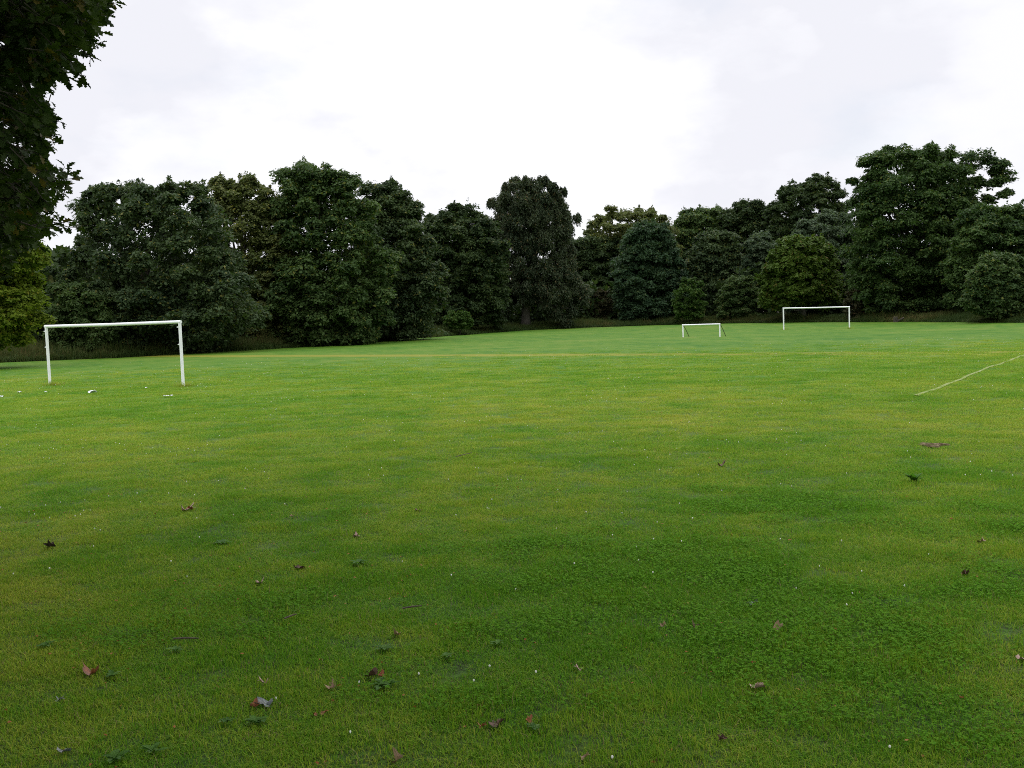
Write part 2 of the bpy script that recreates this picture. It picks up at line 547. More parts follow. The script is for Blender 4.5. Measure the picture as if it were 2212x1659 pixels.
gp = wedge(40000, 3.0, 62, gdens)
gp = gp[(fbm(gp[:, 0], gp[:, 1], .16, 191, 2) < .70) | (rng.uniform(0, 1, len(gp)) < .25)]
gpz = gz(gp[:, 0], gp[:, 1])
lu = lush(gp[:, 0], gp[:, 1]); tv = tone(gp[:, 0], gp[:, 1])
dist = np.hypot(gp[:, 0], gp[:, 1])
ss = rng.uniform(.8, 1.25, len(gp)) * (1 + np.clip((dist - 9) / 22, 0, 1.4))
hh = rng.uniform(.7, 1.15, len(gp)) * (.72 + .35 * lu + .4 * (fbm(gp[:, 0], gp[:, 1], .5, 61) - .5) + .5 * sstep(.58, .72, fbm(gp[:, 0], gp[:, 1], .28, 67, 2))) * (1 + np.clip((dist - 9) / 60, 0, .4))
gvars = [tuft(130, .13, .016, .042, .0016, .0038, 1.1, 100 + k) for k in range(5)] + [np_join(tuft(110, .13, .016, .042, .0016, .0038, 1.1, 140), tuft(5, .12, .05, .085, .0018, .0030, 1.7, 141))]
grass = gn_scatter('grass', gvars, np.c_[gp, gpz], rng.uniform(0, 6.28, len(gp)), np.c_[ss, ss, hh], np.clip(tv + rng.normal(0, .11, len(gp)), 0, 1),
                   np.where(rng.uniform(0, 1, len(gp)) < .12, 5, rng.integers(0, 5, len(gp))), blade_material('grass_blades'))
tag(grass, 'short mown green grass covering the near part of the playing field', 'grass', kind='stuff')


# clover: rosettes of small round leaflets
def clover_patch(seed, n=46, radius=.15):
    g = np.random.default_rng(seed); co = []; fn = []; ix = []; off = 0
    for _ in range(n):
        a = g.uniform(0, 6.28); r = radius * math.sqrt(g.uniform()); c0 = np.array([r * math.cos(a), r * math.sin(a), g.uniform(.020, .042)])
        t0 = g.uniform(0, 6.28); sz = g.uniform(.0036, .0062)
        nv = np.array([g.normal(0, .3), g.normal(0, .3), 1.0]); nv /= np.linalg.norm(nv)
        e1 = np.cross(nv, [0, 1, .1]); e1 /= np.linalg.norm(e1); e2 = np.cross(nv, e1)
        for k in range(3):
            th = t0 + k * 2.094
            d = math.cos(th) * e1 + math.sin(th) * e2; s = -math.sin(th) * e1 + math.cos(th) * e2
            pts = [c0, c0 + d * sz * .8 + s * sz * .75, c0 + d * sz * 1.6 + s * sz * .45, c0 + d * sz * 1.6 - s * sz * .45, c0 + d * sz * .8 - s * sz * .75]
            co += [p + nv * sz * .15 * (q > 0) for q, p in enumerate(pts)]; fn.append(5); ix += list(range(off, off + 5)); off += 5
    return np.array(co), np.array(fn), np.array(ix)


cp_ = wedge(60000, 3.0, 26, lambda y: np.clip((9.0 / np.maximum(y, 9.0)) ** 1.0, 0, 1))
lc = blob(cp_[:, 0], cp_[:, 1], PATCH)
cp_ = cp_[rng.uniform(0, 1, len(cp_)) < sstep(.15, .9, lc) * .30]
clover = gn_scatter('clover', [clover_patch(300 + k) for k in range(4)], np.c_[cp_, gz(cp_[:, 0], cp_[:, 1])], rng.uniform(0, 6.28, len(cp_)),
                    np.repeat(rng.uniform(.8, 1.3, len(cp_))[:, None], 3, 1), np.zeros(len(cp_)), rng.integers(0, 4, len(cp_)), blade_material('clover_leaves', 'clover'))
tag(clover, 'dark green clover patches growing through the mown grass', 'clover', kind='stuff')


# daisies and clover heads: white dots
def daisy(seed):
    g = np.random.default_rng(seed); co = []; fn = []; ix = []
    a = np.arange(8) / 8 * 2 * math.pi; r = .0052
    z = .045
    ring = np.c_[r * np.cos(a), r * np.sin(a), np.full(8, z) + g.normal(0, .001, 8)]
    low = np.c_[r * .5 * np.cos(a), r * .5 * np.sin(a), np.full(8, z - .006)]
    top = np.c_[r * .5 * np.cos(a), r * .5 * np.sin(a), np.full(8, z + .005)]
    co = np.r_[low, ring, top]
    for k in range(8):
        ix += [k, (k + 1) % 8, 8 + (k + 1) % 8, 8 + k, 8 + k, 8 + (k + 1) % 8, 16 + (k + 1) % 8, 16 + k]; fn += [4, 4]
    ix += list(range(16, 24)); fn.append(8)
    return co, np.array(fn), np.array(ix)


daisy_mat = plain_mat('white_petals', (.75, .75, .70), (.85, .85, .82), 30, .7)
dp = wedge(3600, 3.4, 60, lambda y: np.clip((12 / np.maximum(y, 12)), 0, 1))
dk = sstep(.5, .68, fbm(dp[:, 0], dp[:, 1], 1.6, 83)) * .75 + .05
dp = dp[rng.uniform(0, 1, len(dp)) < dk]
dsc = rng.uniform(.6, 1.15, len(dp)) * (1 + np.clip(dp[:, 1] - 14, 0, 40) / 28)
tag(gn_scatter('daisies', [daisy(1), daisy(2)], np.c_[dp, gz(dp[:, 0], dp[:, 1])], rng.uniform(0, 6.28, len(dp)), np.c_[dsc, dsc, np.ones(len(dp))],
               np.zeros(len(dp)), rng.integers(0, 2, len(dp)), daisy_mat, rng.normal(0, .25, len(dp))),
    'tiny white clover and daisy heads dotted over the lawn', 'daisies', kind='stuff')

# crumbs of dead leaf and thatch
def crumb(seed):
    g = np.random.default_rng(seed); a = np.sort(g.uniform(0, 6.28, 6)); r = g.uniform(.5, 1, 6) * .012
    co = np.c_[r * np.cos(a), r * np.sin(a) * .6, .024 + g.uniform(0, .012, 6)]
    return co, np.array([6]), np.arange(6)


kp = wedge(5200, 3.2, 30, lambda y: np.clip((6 / np.maximum(y, 6)) ** 1.2, 0, 1))
kk = .12 + .5 * sstep(.5, .7, fbm(kp[:, 0], kp[:, 1], .9, 181)) + .3 * (1 - sstep(-2.5, .5, kp[:, 0])) * (1 - sstep(6, 11, kp[:, 1]))
kp = kp[rng.uniform(0, 1, len(kp)) < kk]
ks = rng.uniform(.4, 1.3, len(kp))
tag(gn_scatter('leaf_litter', [crumb(k) for k in range(6)], np.c_[kp, gz(kp[:, 0], kp[:, 1])], rng.uniform(0, 6.28, len(kp)), np.c_[ks, ks, np.ones(len(kp))],
               np.zeros(len(kp)), rng.integers(0, 6, len(kp)), leaf_mat('leaf_crumbs', (.050, .034, .020), (.20, .13, .065), (.30, .12, .04), transl=.1, patch=5), rng.normal(0, .6, len(kp))),
    'crumbs of brown dead leaf and thatch sprinkled through the mown grass', 'leaf litter', kind='stuff')

# rough unmown verge along the wood
seg = np.linalg.norm(np.diff(EDGE_P[:, :2], axis=0), axis=1); cum = np.r_[0, np.cumsum(seg)]


def along(s):
    return np.c_[np.interp(s, cum, EDGE_P[:, 0]), np.interp(s, cum, EDGE_P[:, 1])]


nv = 20000
s_ = rng.uniform(0, cum[-1], nv); base = along(s_); d2 = along(np.minimum(s_ + 1, cum[-1])) - along(np.maximum(s_ - 1, 0))
d2 /= np.linalg.norm(d2, axis=1)[:, None]; nn = np.c_[-d2[:, 1], d2[:, 0]]
w_ = rng.uniform(0, 1, nv) ** 1.15
vp = base + nn * (w_ * 8.0 + (fbm(s_, s_ * 0, 2.5, 91) - .5) * .9)[:, None]
vh = (.35 + .65 * sstep(0, .3, w_)) * rng.uniform(.6, 1.15, nv) * (.55 + .9 * fbm(vp[:, 0], vp[:, 1], 4, 95))
vt = np.clip(.28 + 1.3 * (fbm(vp[:, 0], vp[:, 1], 6, 99) - .5) + rng.normal(0, .15, nv) - .25 * (w_ < .1), 0, 1)
vvars = [tuft(16, .30, .5, 1.15, .018, .045, .8, 400 + k) for k in range(5)]
tag(gn_scatter('rough_grass', vvars, np.c_[vp, gz(vp[:, 0], vp[:, 1], False)], rng.uniform(0, 6.28, nv), np.c_[np.ones(nv), np.ones(nv), vh * (1.1 + .45 * (vp[:, 0] < -20))], vt,
               rng.integers(0, 5, nv), blade_material('rough_grass_blades', 'rough')),
    'tall unmown grass and weeds along the foot of the wood', 'rough grass', kind='stuff')

# tufts left round the goal posts
tp_ = []
for (px, py) in ((112, 833), (396, 836), (1693, 712), (1835, 710)):
    c = on_ground(px, py)
    k = 26 if px < 1000 else 14
    tp_.append(np.c_[c[0] + rng.normal(0, .16, k) + .05, c[1] + rng.normal(0, .14, k)])
tp_ = np.concatenate(tp_)
tag(gn_scatter('long_grass_tufts', [tuft(14, .10, .10, .24, .006, .012, 1.2, 500 + k) for k in range(3)], np.c_[tp_, gz(tp_[:, 0], tp_[:, 1])],
               rng.uniform(0, 6.28, len(tp_)), np.ones((len(tp_), 3)) * rng.uniform(.6, 1.1, (len(tp_), 1)), rng.uniform(.3, .75, len(tp_)), rng.integers(0, 3, len(tp_)),
               blade_material('tuft_blades')), 'rings of longer uncut grass left round the goal posts', 'long grass', kind='stuff')


# ------------------------------------------------------------------ trees
def leaves_mesh(name, c, nrm, size, tang=None, aspect=.62, seed=0):
    g = np.random.default_rng(seed); n = len(c)
    nrm = nrm / (np.linalg.norm(nrm, axis=1)[:, None] + 1e-9)
    if tang is None: tang = g.normal(0, 1, (n, 3))
    t = tang - nrm * (tang * nrm).sum(1)[:, None]
    t /= np.linalg.norm(t, axis=1)[:, None] + 1e-9
    b = np.cross(nrm, t)
    s = size[:, None] * .5
    cup = nrm * s * .22
    co = np.stack([c - t * s, c + b * s * aspect - t * s * .1 - cup, c + t * s * 1.1, c - b * s * aspect - t * s * .1 - cup], 1).reshape(-1, 3)
    idx = np.arange(n * 4)
    return raw_mesh(name, co, np.full(n, 4), idx)


MATS = {}
for nm, dk_, md_, wm_, kw in [
    ('sycamore', (0.024, 0.043, 0.017), (0.072, 0.102, 0.036), (0.144, 0.144, 0.036), {}),
    ('sycamore_green', (0.026, 0.053, 0.014), (0.084, 0.126, 0.034), (0.156, 0.168, 0.036), {}),
    ('sycamore_pale', (0.054, 0.072, 0.019), (0.138, 0.150, 0.043), (0.192, 0.180, 0.036), {}),
    ('dark_oak', (0.019, 0.036, 0.012), (0.055, 0.082, 0.024), (0.084, 0.096, 0.024), {}),
    ('oak', (0.024, 0.050, 0.014), (0.067, 0.110, 0.026), (0.108, 0.132, 0.024), {}),
    ('blue_green', (.019, .043, .018), (.058, .098, .042), (.08, .11, .04), {}),
    ('weeping', (0.024, 0.038, 0.018), (0.074, 0.090, 0.043), (0.132, 0.108, 0.048), {}),
    ('grey_green', (0.034, 0.058, 0.026), (0.094, 0.126, 0.066), (0.108, 0.132, 0.060), {}),
    ('chestnut', (.036, .066, .008), (.088, .135, .018), (.12, .10, .02), {}),
    ('maple', (.060, .098, .007), (.165, .205, .018), (.20, .19, .02), dict(transl=.4)),
    ('bright_shrub', (.028, .060, .010), (.075, .135, .022), (.12, .14, .03), {}),
    ('shrub', (0.029, 0.055, 0.014), (0.074, 0.110, 0.029), (0.120, 0.120, 0.036), {}),
    ('red_shrub', (.030, .036, .014), (.070, .064, .026), (.11, .06, .03), {}),
]:
    dk_, md_ = (tuple(v * k for v, k in zip(c, (1.08, 1.14, 1.2))) for c in (dk_, md_))
    MATS[nm] = leaf_mat(nm + '_leaves', dk_, md_, wm_, **kw)


def crown_lobes(rows, d, g, lr_px, nlobes, kd=.8, front=.62):
    rows = np.array(rows, float)
    ys, xl, xr = rows.T
    per = np.maximum(xr - xl, 4)
    pdf_y = np.linspace(ys[0], ys[-1], 400); pw = np.interp(pdf_y, ys, per) * np.linspace(1.35, .8, 400)
    cdf = np.cumsum(pw) / pw.sum()
    pts = []

    def cand():
        y = np.interp(g.uniform(), cdf, pdf_y); a, b = np.interp(y, ys, xl), np.interp(y, ys, xr)
        r = lr_px * (.6 + .95 * g.uniform() ** 1.6)
        w = (b - a) / 2; m = (a + b) / 2
        y2 = min(max(y, ys[0] + r * 1.0), ys[-1] - r * .6)
        a, b = np.interp(y2, ys, xl), np.interp(y2, ys, xr); w = (b - a) / 2; m = (a + b) / 2
        wi = max(w * (1 - .12 * g.uniform()) - r * .8, 0)
        u = g.uniform(-1, 1); u = np.sign(u) * abs(u) ** .75
        x = m + u * wi
        topf = math.sqrt(max(1 - (max(0, (ys[0] + (ys[-1] - ys[0]) * .35 - y2)) / ((ys[-1] - ys[0]) * .36 + 1)) ** 2, .05))
        dz = math.sqrt(max(1 - u * u * .9, .05)) * max(wi, 6) * kd * topf * g.uniform(.55, 1)
        if g.uniform() < front: dz = -dz
        return x, y2, r, dz
    for _ in range(nlobes):
        best, bd = None, -1
        for _ in range(30):
            c = cand()
            dd = min([math.hypot(math.hypot(c[0] - p[0], c[1] - p[1]), (c[3] - p[3]) * .8) / (c[2] + p[2]) for p in pts] or [9])
            if dd > bd: best, bd = c, dd
        pts.append(best)
    return pts


def tree(name, label, cat, d, bx, rows, mat, seed, lr=26, nl=34, leaf=.26, sub=13, per=44, trunk_r=.35, fork=.35, kd=.8, droop=0., extra=(), sub_r=.36,
         group='trees of the wood round the field', trunk_mat=None, lean=None, base_y=None, limbs=6, front=.62, spread=1.0):
    g = np.random.default_rng(seed)
    mpp = d / F
    lob = crown_lobes(rows, d, g, lr * 1.12, int(nl * 1.6), kd, front) + [(x, y, r, dz) for (x, y, r, dz) in extra]
    v = ray(bx, 700); b = CAM + v * (d / v[1]); b[2] = gz(b[0], b[1], False)[0] - .05
    root = empty(name, b); tag(root, label, cat, group)
    C = []; Nn = []; Tg = []; Sz = []
    lc3 = []
    for (x, y, r, dz) in lob:
        c = at(x, y, d + dz * mpp); R = r * mpp * 1.12; lc3.append(c)
        # sub clumps over the upper and outer side of the bough
        k = max(6, int(sub * 1.45 * g.uniform(.8, 1.2)))
        di = g.normal(0, 1, (k, 3)); di[:, 2] = di[:, 2] * .8 + .35
        di /= np.linalg.norm(di, axis=1)[:, None]
        sc = c + di * R * g.uniform(.3, .95, (k, 1)) * np.array([1, 1, .9])
        for q in range(k):
            m = int(per * 1.75 * g.uniform(.6, 1.3)); rr = R * sub_r * 1.3 * g.uniform(.75, 1.35)
            e = g.normal(0, 1, (m, 3)); e /= np.linalg.norm(e, axis=1)[:, None]
            e[:, 2] = np.where(e[:, 2] < -.35, e[:, 2] * -.5, e[:, 2])
            rad_ = g.uniform(.35, 1.05, (m, 1)) ** .7
            pz = sc[q] + e * rr * rad_ * np.array([1.1, 1.1, .9]) * spread
            if droop: pz[:, 2] -= droop * rr * (np.hypot(e[:, 0], e[:, 1]) ** 2) * g.uniform(.5, 1.8, m)
            C.append(pz); Nn.append(e * .55 + np.array([0, 0, .65]) + g.normal(0, .45, (m, 3)))
            tg = e * np.array([1, 1, .3]) + np.array([0, 0, -.35 - droop]) + g.normal(0, .35, (m, 3)); Tg.append(tg)
            Sz.append(leaf * 1.05 * g.uniform(.5, 1.35, m))
    # inner leaves round the limbs
    ra = np.array(rows, float); nin = int(len(lob) * sub * per * .30)
    yy = g.uniform(ra[0, 0] + lr * .9, ra[-1, 0] - lr * .2, nin); aa = np.interp(yy, ra[:, 0], ra[:, 1]) + lr; bb = np.interp(yy, ra[:, 0], ra[:, 2]) - lr
    uu = g.uniform(-1, 1, nin); xx = (aa + bb) / 2 + uu * np.maximum(bb - aa, 2) / 2
    ok = fbm(xx, yy, lr * 1.1, seed + 900, 2) > (.27 if sub >= 12 else .42)
    dd = np.clip(g.normal(0, .35, nin), -.8, .8) * np.maximum(bb - aa, 4) / 2 * kd * np.sqrt(1 - .9 * uu * uu)
    sx = (xx - 1106) / F; sy = (829.5 - yy) / F
    vv = fw[None] + rtv[None] * sx[:, None] + upv[None] * sy[:, None]
    pz = (CAM + vv * ((d + dd * mpp) / vv[:, 1])[:, None])[ok]
    C.append(pz); Nn.append(g.normal(0, .6, pz.shape) + [0, 0, .5]); Tg.append(g.normal(0, 1, pz.shape) + [0, 0, -.4]); Sz.append(leaf * 1.35 * g.uniform(.6, 1.3, len(pz)))
    # leading shoots that break the outline
    cy0 = np.mean([p[2] for p in lc3]); cx0 = np.mean([p[0] for p in lc3])
    for q in range(int(len(lob) * .75)):
        k = g.integers(len(lob)); R = lob[k][2] * mpp * 1.12; c = lc3[k]
        o = np.array([(c[0] - cx0) * .7 + g.normal(0, R * .8), g.normal(0, R), max(c[2] - cy0, 0) + R * g.uniform(.2, 1.6)]); o /= np.linalg.norm(o) + 1e-9
        if droop: o[2] -= .5
        m = int(per * g.uniform(.4, .8)); tl = g.uniform(0, 1, (m, 1)); ln = R * g.uniform(.3, .75)
        pz = c + o * (R * .75 + tl * ln) + g.normal(0, 1, (m, 3)) * (1.1 - tl) * R * .16 - np.array([0, 0, 1]) * droop * tl ** 2 * ln * .7
        C.append(pz); Nn.append(g.normal(0, .6, (m, 3)) + [0, 0, .6]); Tg.append(o + g.normal(0, .5, (m, 3))); Sz.append(leaf * .95 * g.uniform(.5, 1.1, m))
    C = np.concatenate(C); Nn = np.concatenate(Nn); Tg = np.concatenate(Tg); Sz = np.concatenate(Sz)
    keep = C[:, 2] > b[2] + .15
    C, Nn, Tg, Sz = C[keep], Nn[keep], Tg[keep], Sz[keep]
    link('crown', leaves_mesh('crown', C - b, Nn, Sz, Tg, .62 if droop < .5 else .38, seed), MATS[mat], root)
    # trunk with its limbs
    tb = MB(); rows = np.array(rows, float)
    topc = at((rows[0, 1] + rows[0, 2]) / 2, rows[0, 0], d); H = topc[2] - b[2]
    midx = at((rows[:, 1] + rows[:, 2]).mean() / 2, rows[0, 0] + (rows[-1, 0] - rows[0, 0]) * .4, d)
    fk = np.array([b[0] + (midx[0] - b[0]) * fork, b[1], b[2] + H * fork])
    if lean is not None: fk = np.array([b[0] + lean * H * fork, b[1], b[2] + H * fork])
    tt = np.linspace(0, 1, 9)
    ctrlp = np.array([[0, 0, 0], (fk - b) * .5 + g.normal(0, .12, 3) * [1, 1, 0], fk - b, [topc[0] - b[0], 0, H * .9]])
    path = np.stack([np.interp(tt, [0, .25, .5, 1], ctrlp[:, a]) for a in range(3)], 1)
    path[1:-1] += g.normal(0, .05, (7, 3)) * [1, 1, 0]
    rr = trunk_r * np.r_[1.45, 1.05, .95, .88, .72, .5, .36, .24, .1]
    tb.tube(path, rr, 10)
    order = g.permutation(len(lc3))[:limbs]
    for q in order:
        e = lc3[q] - b; f0 = g.uniform(.35, .62); s0 = np.array([np.interp(f0, tt, path[:, a]) for a in range(3)])
        if e[2] < s0[2] + .5: s0 = np.array([np.interp(.3, tt, path[:, a]) for a in range(3)])
        m1 = s0 + (e - s0) * .5 + np.array([0, 0, -.06 * np.linalg.norm(e - s0)])
        tb.tube([s0, s0 + (m1 - s0) * .5, m1, e], trunk_r * np.array([.45, .36, .27, .08]), 7)
    tb.build('trunk', trunk_mat or bark, root)
    return root


T = tree
T('sycamore', 'broad dark sycamore mass with bumpy top, standing behind the large near goal', 'tree', 81, 300,
  [(398, 250, 420), (412, 185, 445), (440, 150, 475), (490, 140, 505), (540, 145, 530), (575, 108, 545), (620, 100, 562), (665, 122, 588), (705, 132, 575), (745, 155, 525), (768, 200, 480)],
  'sycamore', 11, lr=33, nl=62, leaf=.25, per=46, extra=[(205, 425, 20, 0), (265, 420, 22, 0), (312, 420, 18, 10), (366, 416, 22, 0), (430, 418, 22, 5), (560, 690, 20, -60)], trunk_r=.4)
T('sycamore', 'pale yellow-topped sycamore with sky gaps, between the broad dark sycamore and the tallest one', 'tree', 93, 525,
  [(382, 470, 560), (400, 455, 590), (440, 430, 620), (500, 420, 640), (560, 415, 660), (640, 420, 660), (730, 430, 660)],
  'sycamore_pale', 12, lr=25, nl=52, leaf=.26, sub=10, extra=[(468, 402, 18, 0), (540, 398, 20, 0), (500, 410, 18, 0)])
T('sycamore', 'tallest of the left-hand sycamores, domed top highest above the field', 'tree', 93, 700,
  [(352, 630, 690), (365, 600, 730), (385, 590, 765), (430, 578, 800), (490, 555, 835), (560, 545, 860), (620, 540, 866), (690, 550, 860), (745, 570, 845)],
  'sycamore_green', 13, lr=32, nl=60, leaf=.27, extra=[(655, 375, 24, 0), (700, 385, 24, -20), (640, 600, 30, -95), (610, 640, 26, -90), (690, 640, 24, -90), (735, 392, 22, 0)], trunk_r=.45)
T('sycamore', 'dark sycamore with pointed tip, its right side sloping down to the smaller spire-topped tree', 'tree', 100, 850,
  [(390, 838, 858), (408, 790, 872), (430, 775, 895), (460, 760, 908), (500, 750, 938), (560, 745, 960), (630, 745, 975), (700, 755, 965), (735, 765, 945)],
  'sycamore', 14, lr=28, nl=50, leaf=.27, extra=[(846, 405, 13, 0), (795, 415, 16, 0), (890, 450, 18, 0)])
T('broadleaf_tree', 'small dark tree with a little spire top, just left of the lone weeping tree', 'tree', 124, 1005,
  [(437, 975, 990), (452, 955, 1010), (472, 920, 1055), (515, 895, 1095), (600, 890, 1110), (660, 900, 1105), (705, 915, 1095)],
  'dark_oak', 15, lr=21, nl=74, leaf=.30, extra=[(982, 450, 11, 0), (1040, 485, 12, 0), (935, 480, 13, 0)])
T('weeping_tree', 'tall weeping tree with drooping shoots and bare lower trunk, standing alone against the sky', 'tree', 134, 1134,
  [(378, 1105, 1188), (395, 1085, 1208), (430, 1066, 1228), (475, 1056, 1245), (530, 1062, 1234), (575, 1066, 1246), (620, 1066, 1275), (648, 1076, 1268)],
  'weeping', 16, lr=15, nl=95, sub=11, leaf=.34, per=40, droop=1.5, trunk_r=.55, trunk_mat=bark_mid, extra=[(1105, 394, 10, 0), (1165, 390, 10, 0), (1246, 468, 9, 0), (1062, 436, 9, 0), (1218, 412, 8, 0), (1236, 540, 9, 0), (1090, 402, 7, 0), (1140, 392, 12, 0), (1225, 690, 12, -30), (1235, 668, 13, -25), (1200, 672, 12, -35), (1180, 655, 12, -40), (1092, 668, 11, -20), (1258, 640, 11, -10)], kd=.7)
T('broadleaf_tree', 'low dark tree filling the sky gap beside the weeping tree', 'tree', 160, 1285,
  [(512, 1232, 1300), (530, 1205, 1350), (580, 1200, 1365), (640, 1200, 1370), (700, 1205, 1365)], 'dark_oak', 17, lr=20, nl=60, leaf=.34)
T('broadleaf_tree', 'open pale-topped tree with thin leaves against the sky, behind the blue-green conical one', 'tree', 163, 1370,
  [(443, 1335, 1380), (455, 1300, 1425), (478, 1266, 1452), (508, 1258, 1470), (540, 1270, 1490), (640, 1275, 1500)], 'sycamore_pale', 18, lr=18, nl=60, leaf=.30, sub=10)
T('chestnut_tree', 'blue-green conical chestnut reaching to the ground, left of the mini goal', 'tree', 147, 1400,
  [(478, 1388, 1408), (498, 1355, 1448), (540, 1335, 1470), (590, 1322, 1486), (640, 1318, 1498), (680, 1325, 1495), (698, 1340, 1480)], 'blue_green', 19, lr=19, nl=60, leaf=.34)
T('broadleaf_tree', 'round green treetop rising behind and right of the blue-green chestnut', 'tree', 170, 1515,
  [(448, 1505, 1555), (456, 1472, 1590), (480, 1445, 1620), (560, 1440, 1640), (660, 1440, 1640)], 'sycamore_green', 20, lr=20, nl=60, leaf=.36)
T('broadleaf_tree', 'middle-height dark tree directly behind the mini goal', 'tree', 150, 1545,
  [(499, 1535, 1565), (515, 1502, 1592), (560, 1480, 1612), (620, 1478, 1620), (685, 1482, 1612)], 'sycamore', 21, lr=19, nl=56, leaf=.34)
T('broadleaf_tree', 'smooth dome-topped dark tree at the back, left of the tall dark oak', 'tree', 165, 1620,
  [(434, 1598, 1640), (443, 1576, 1662), (470, 1555, 1700), (560, 1550, 1720), (660, 1550, 1720)], 'dark_oak', 22, lr=20, nl=60, leaf=.36)
T('oak_tree', 'tall dark spreading oak at the back, left of the giant oak', 'tree', 153, 1745,
  [(378, 1765, 1790), (390, 1738, 1808), (408, 1695, 1818), (438, 1655, 1835), (480, 1645, 1845), (550, 1645, 1850), (660, 1650, 1850)], 'dark_oak', 23, lr=20, nl=72, leaf=.33,
  sub=11, extra=[(1775, 392, 12, 0), (1692, 418, 12, 0), (1808, 420, 10, 0)])
T('broadleaf_tree', 'small grey-green treetop wedged left above the rounded yellowish chestnut', 'tree', 146, 1645,
  [(503, 1628, 1652), (525, 1608, 1690), (580, 1600, 1695), (650, 1605, 1690)], 'grey_green', 24, lr=16, nl=26, leaf=.33)
T('broadleaf_tree', 'grey-green feathery tree rising just above the rounded yellowish chestnut', 'tree', 140, 1780,
  [(455, 1785, 1835), (475, 1730, 1860), (508, 1698, 1868), (580, 1688, 1870), (650, 1690, 1870), (692, 1700, 1865)], 'grey_green', 25, lr=20, nl=46, leaf=.33)
T('chestnut_tree', 'rounded yellowish chestnut on a leaning forked trunk behind the far full-size goal', 'tree', 130, 1740,
  [(511, 1712, 1760), (525, 1682, 1788), (558, 1652, 1806), (600, 1637, 1815), (635, 1630, 1818), (655, 1638, 1816), (668, 1665, 1790)], 'chestnut', 26, lr=19, nl=62, leaf=.36,
  trunk_r=.32, trunk_mat=bark_pale, lean=-.16, fork=.22, limbs=8)
T('oak_tree', 'giant oak towering over the right side, its crown pierced by sky on the right', 'tree', 119, 1960,
  [(314, 1995, 2020), (324, 1890, 2036), (345, 1862, 2085), (375, 1850, 2110), (420, 1835, 2125), (470, 1826, 2130), (540, 1816, 2130), (610, 1828, 2125), (670, 1845, 2105), (690, 1870, 2080)],
  'oak', 27, lr=26, nl=88, leaf=.29, trunk_r=.6, per=40,
  extra=[(1905, 338, 15, 0), (1868, 355, 13, 0), (2012, 328, 13, 0), (2095, 350, 23, 10), (2130, 352, 23, 10), (2158, 366, 21, 5), (2172, 392, 19, 0), (2170, 425, 14, 0),
         (2145, 402, 14, 5), (2105, 398, 19, 10), (2135, 436, 14, 10), (2085, 370, 18, 20), (1842, 395, 12, 0), (2150, 375, 12, 15)], limbs=12)
T('broadleaf_tree', 'dark tree with a thin pale stem, right of the giant oak at the picture edge', 'tree', 108, 2198,
  [(441, 2135, 2180), (456, 2085, 2225), (495, 2052, 2270), (555, 2042, 2290), (640, 2040, 2290), (690, 2052, 2275)], 'oak', 28, lr=24, nl=62, leaf=.29, extra=[(2150, 460, 20, 0)], trunk_mat=bark_pale)
T('broadleaf_tree', 'small bright-edged tree standing in front of the wood below the giant oak', 'tree', 95, 2200,
  [(546, 2132, 2168), (565, 2106, 2212), (605, 2086, 2238), (645, 2076, 2242), (672, 2086, 2225), (686, 2110, 2200)], 'sycamore_green', 29, lr=20, nl=44, leaf=.25, trunk_r=.18, trunk_mat=bark_pale, fork=.5, extra=[(2085, 650, 10, -20)])
T('maple_tree', 'yellow-green maple leaning in beside the large near goal, under the overhanging oak', 'tree', 60, -90,
  [(505, -180, 30), (530, -220, 88), (560, -240, 104), (600, -240, 92), (640, -240, 98), (680, -240, 110), (700, -230, 100), (725, -210, 72), (745, -180, 50)],
  'maple', 30, lr=36, nl=66, leaf=.20, per=52, sub=15, extra=[(95, 690, 14, -10), (90, 565, 14, 0), (70, 545, 20, 0), (45, 735, 18, -10), (75, 610, 18, 0)])
T('hawthorn', 'scruffy mid-green thorn tree below the chimney, beside the yellow-green maple', 'tree', 77, 165,
  [(612, 115, 175), (640, 98, 235), (690, 92, 265), (735, 100, 270), (762, 120, 250)], 'shrub', 31, lr=22, nl=34, leaf=.22, trunk_r=.15)


def shrub(label, d, bx, rows, mat, seed, lr=11, nl=14, leaf=.24, name='shrub'):
    rows = [(y, a - 6, b + 6) for (y, a, b) in rows]
    return tree(name, label, 'shrub', d, bx, rows, mat, seed, lr=lr * .8, nl=int(nl * 1.6), leaf=leaf, sub=9, per=34, trunk_r=.06, group='shrubs at the foot of the wood', limbs=5, fork=.3)


shrub('bright green shrub standing out of the dark wood above the mini goal', 138, 1490, [(600, 1482, 1508), (630, 1458, 1525), (665, 1452, 1520), (690, 1462, 1515)], 'bright_shrub', 41)
shrub('loose green shrub left of the rounded chestnut, between the two far goals', 137, 1598, [(596, 1580, 1618), (640, 1550, 1640), (690, 1550, 1640)], 'shrub', 42, nl=24, lr=13)
shrub('low round shrub seen under the crossbar of the far full-size goal', 127, 1800, [(681, 1792, 1814), (690, 1778, 1820), (699, 1780, 1818)], 'shrub', 43, lr=7, nl=10)
shrub('reddish-brown shrub in the shade just right of the weeping tree', 150, 1292, [(625, 1278, 1302), (655, 1264, 1320), (692, 1270, 1318)], 'red_shrub', 44)
shrub('low leafy shrub at the verge left of the weeping tree trunk', 114, 990, [(672, 978, 1003), (690, 960, 1020), (710, 966, 1015)], 'bright_shrub', 45, lr=9)
shrub('spreading green shrub seen through the large near goal', 77, 200, [(694, 165, 228), (715, 122, 260), (750, 132, 255)], 'shrub', 46, lr=15, nl=18, leaf=.2)
shrub('brownish shrub between the far full-size goal and the giant oak', 121, 1858, [(622, 1838, 1868), (655, 1826, 1892), (696, 1830, 1890)], 'red_shrub', 47, nl=16)

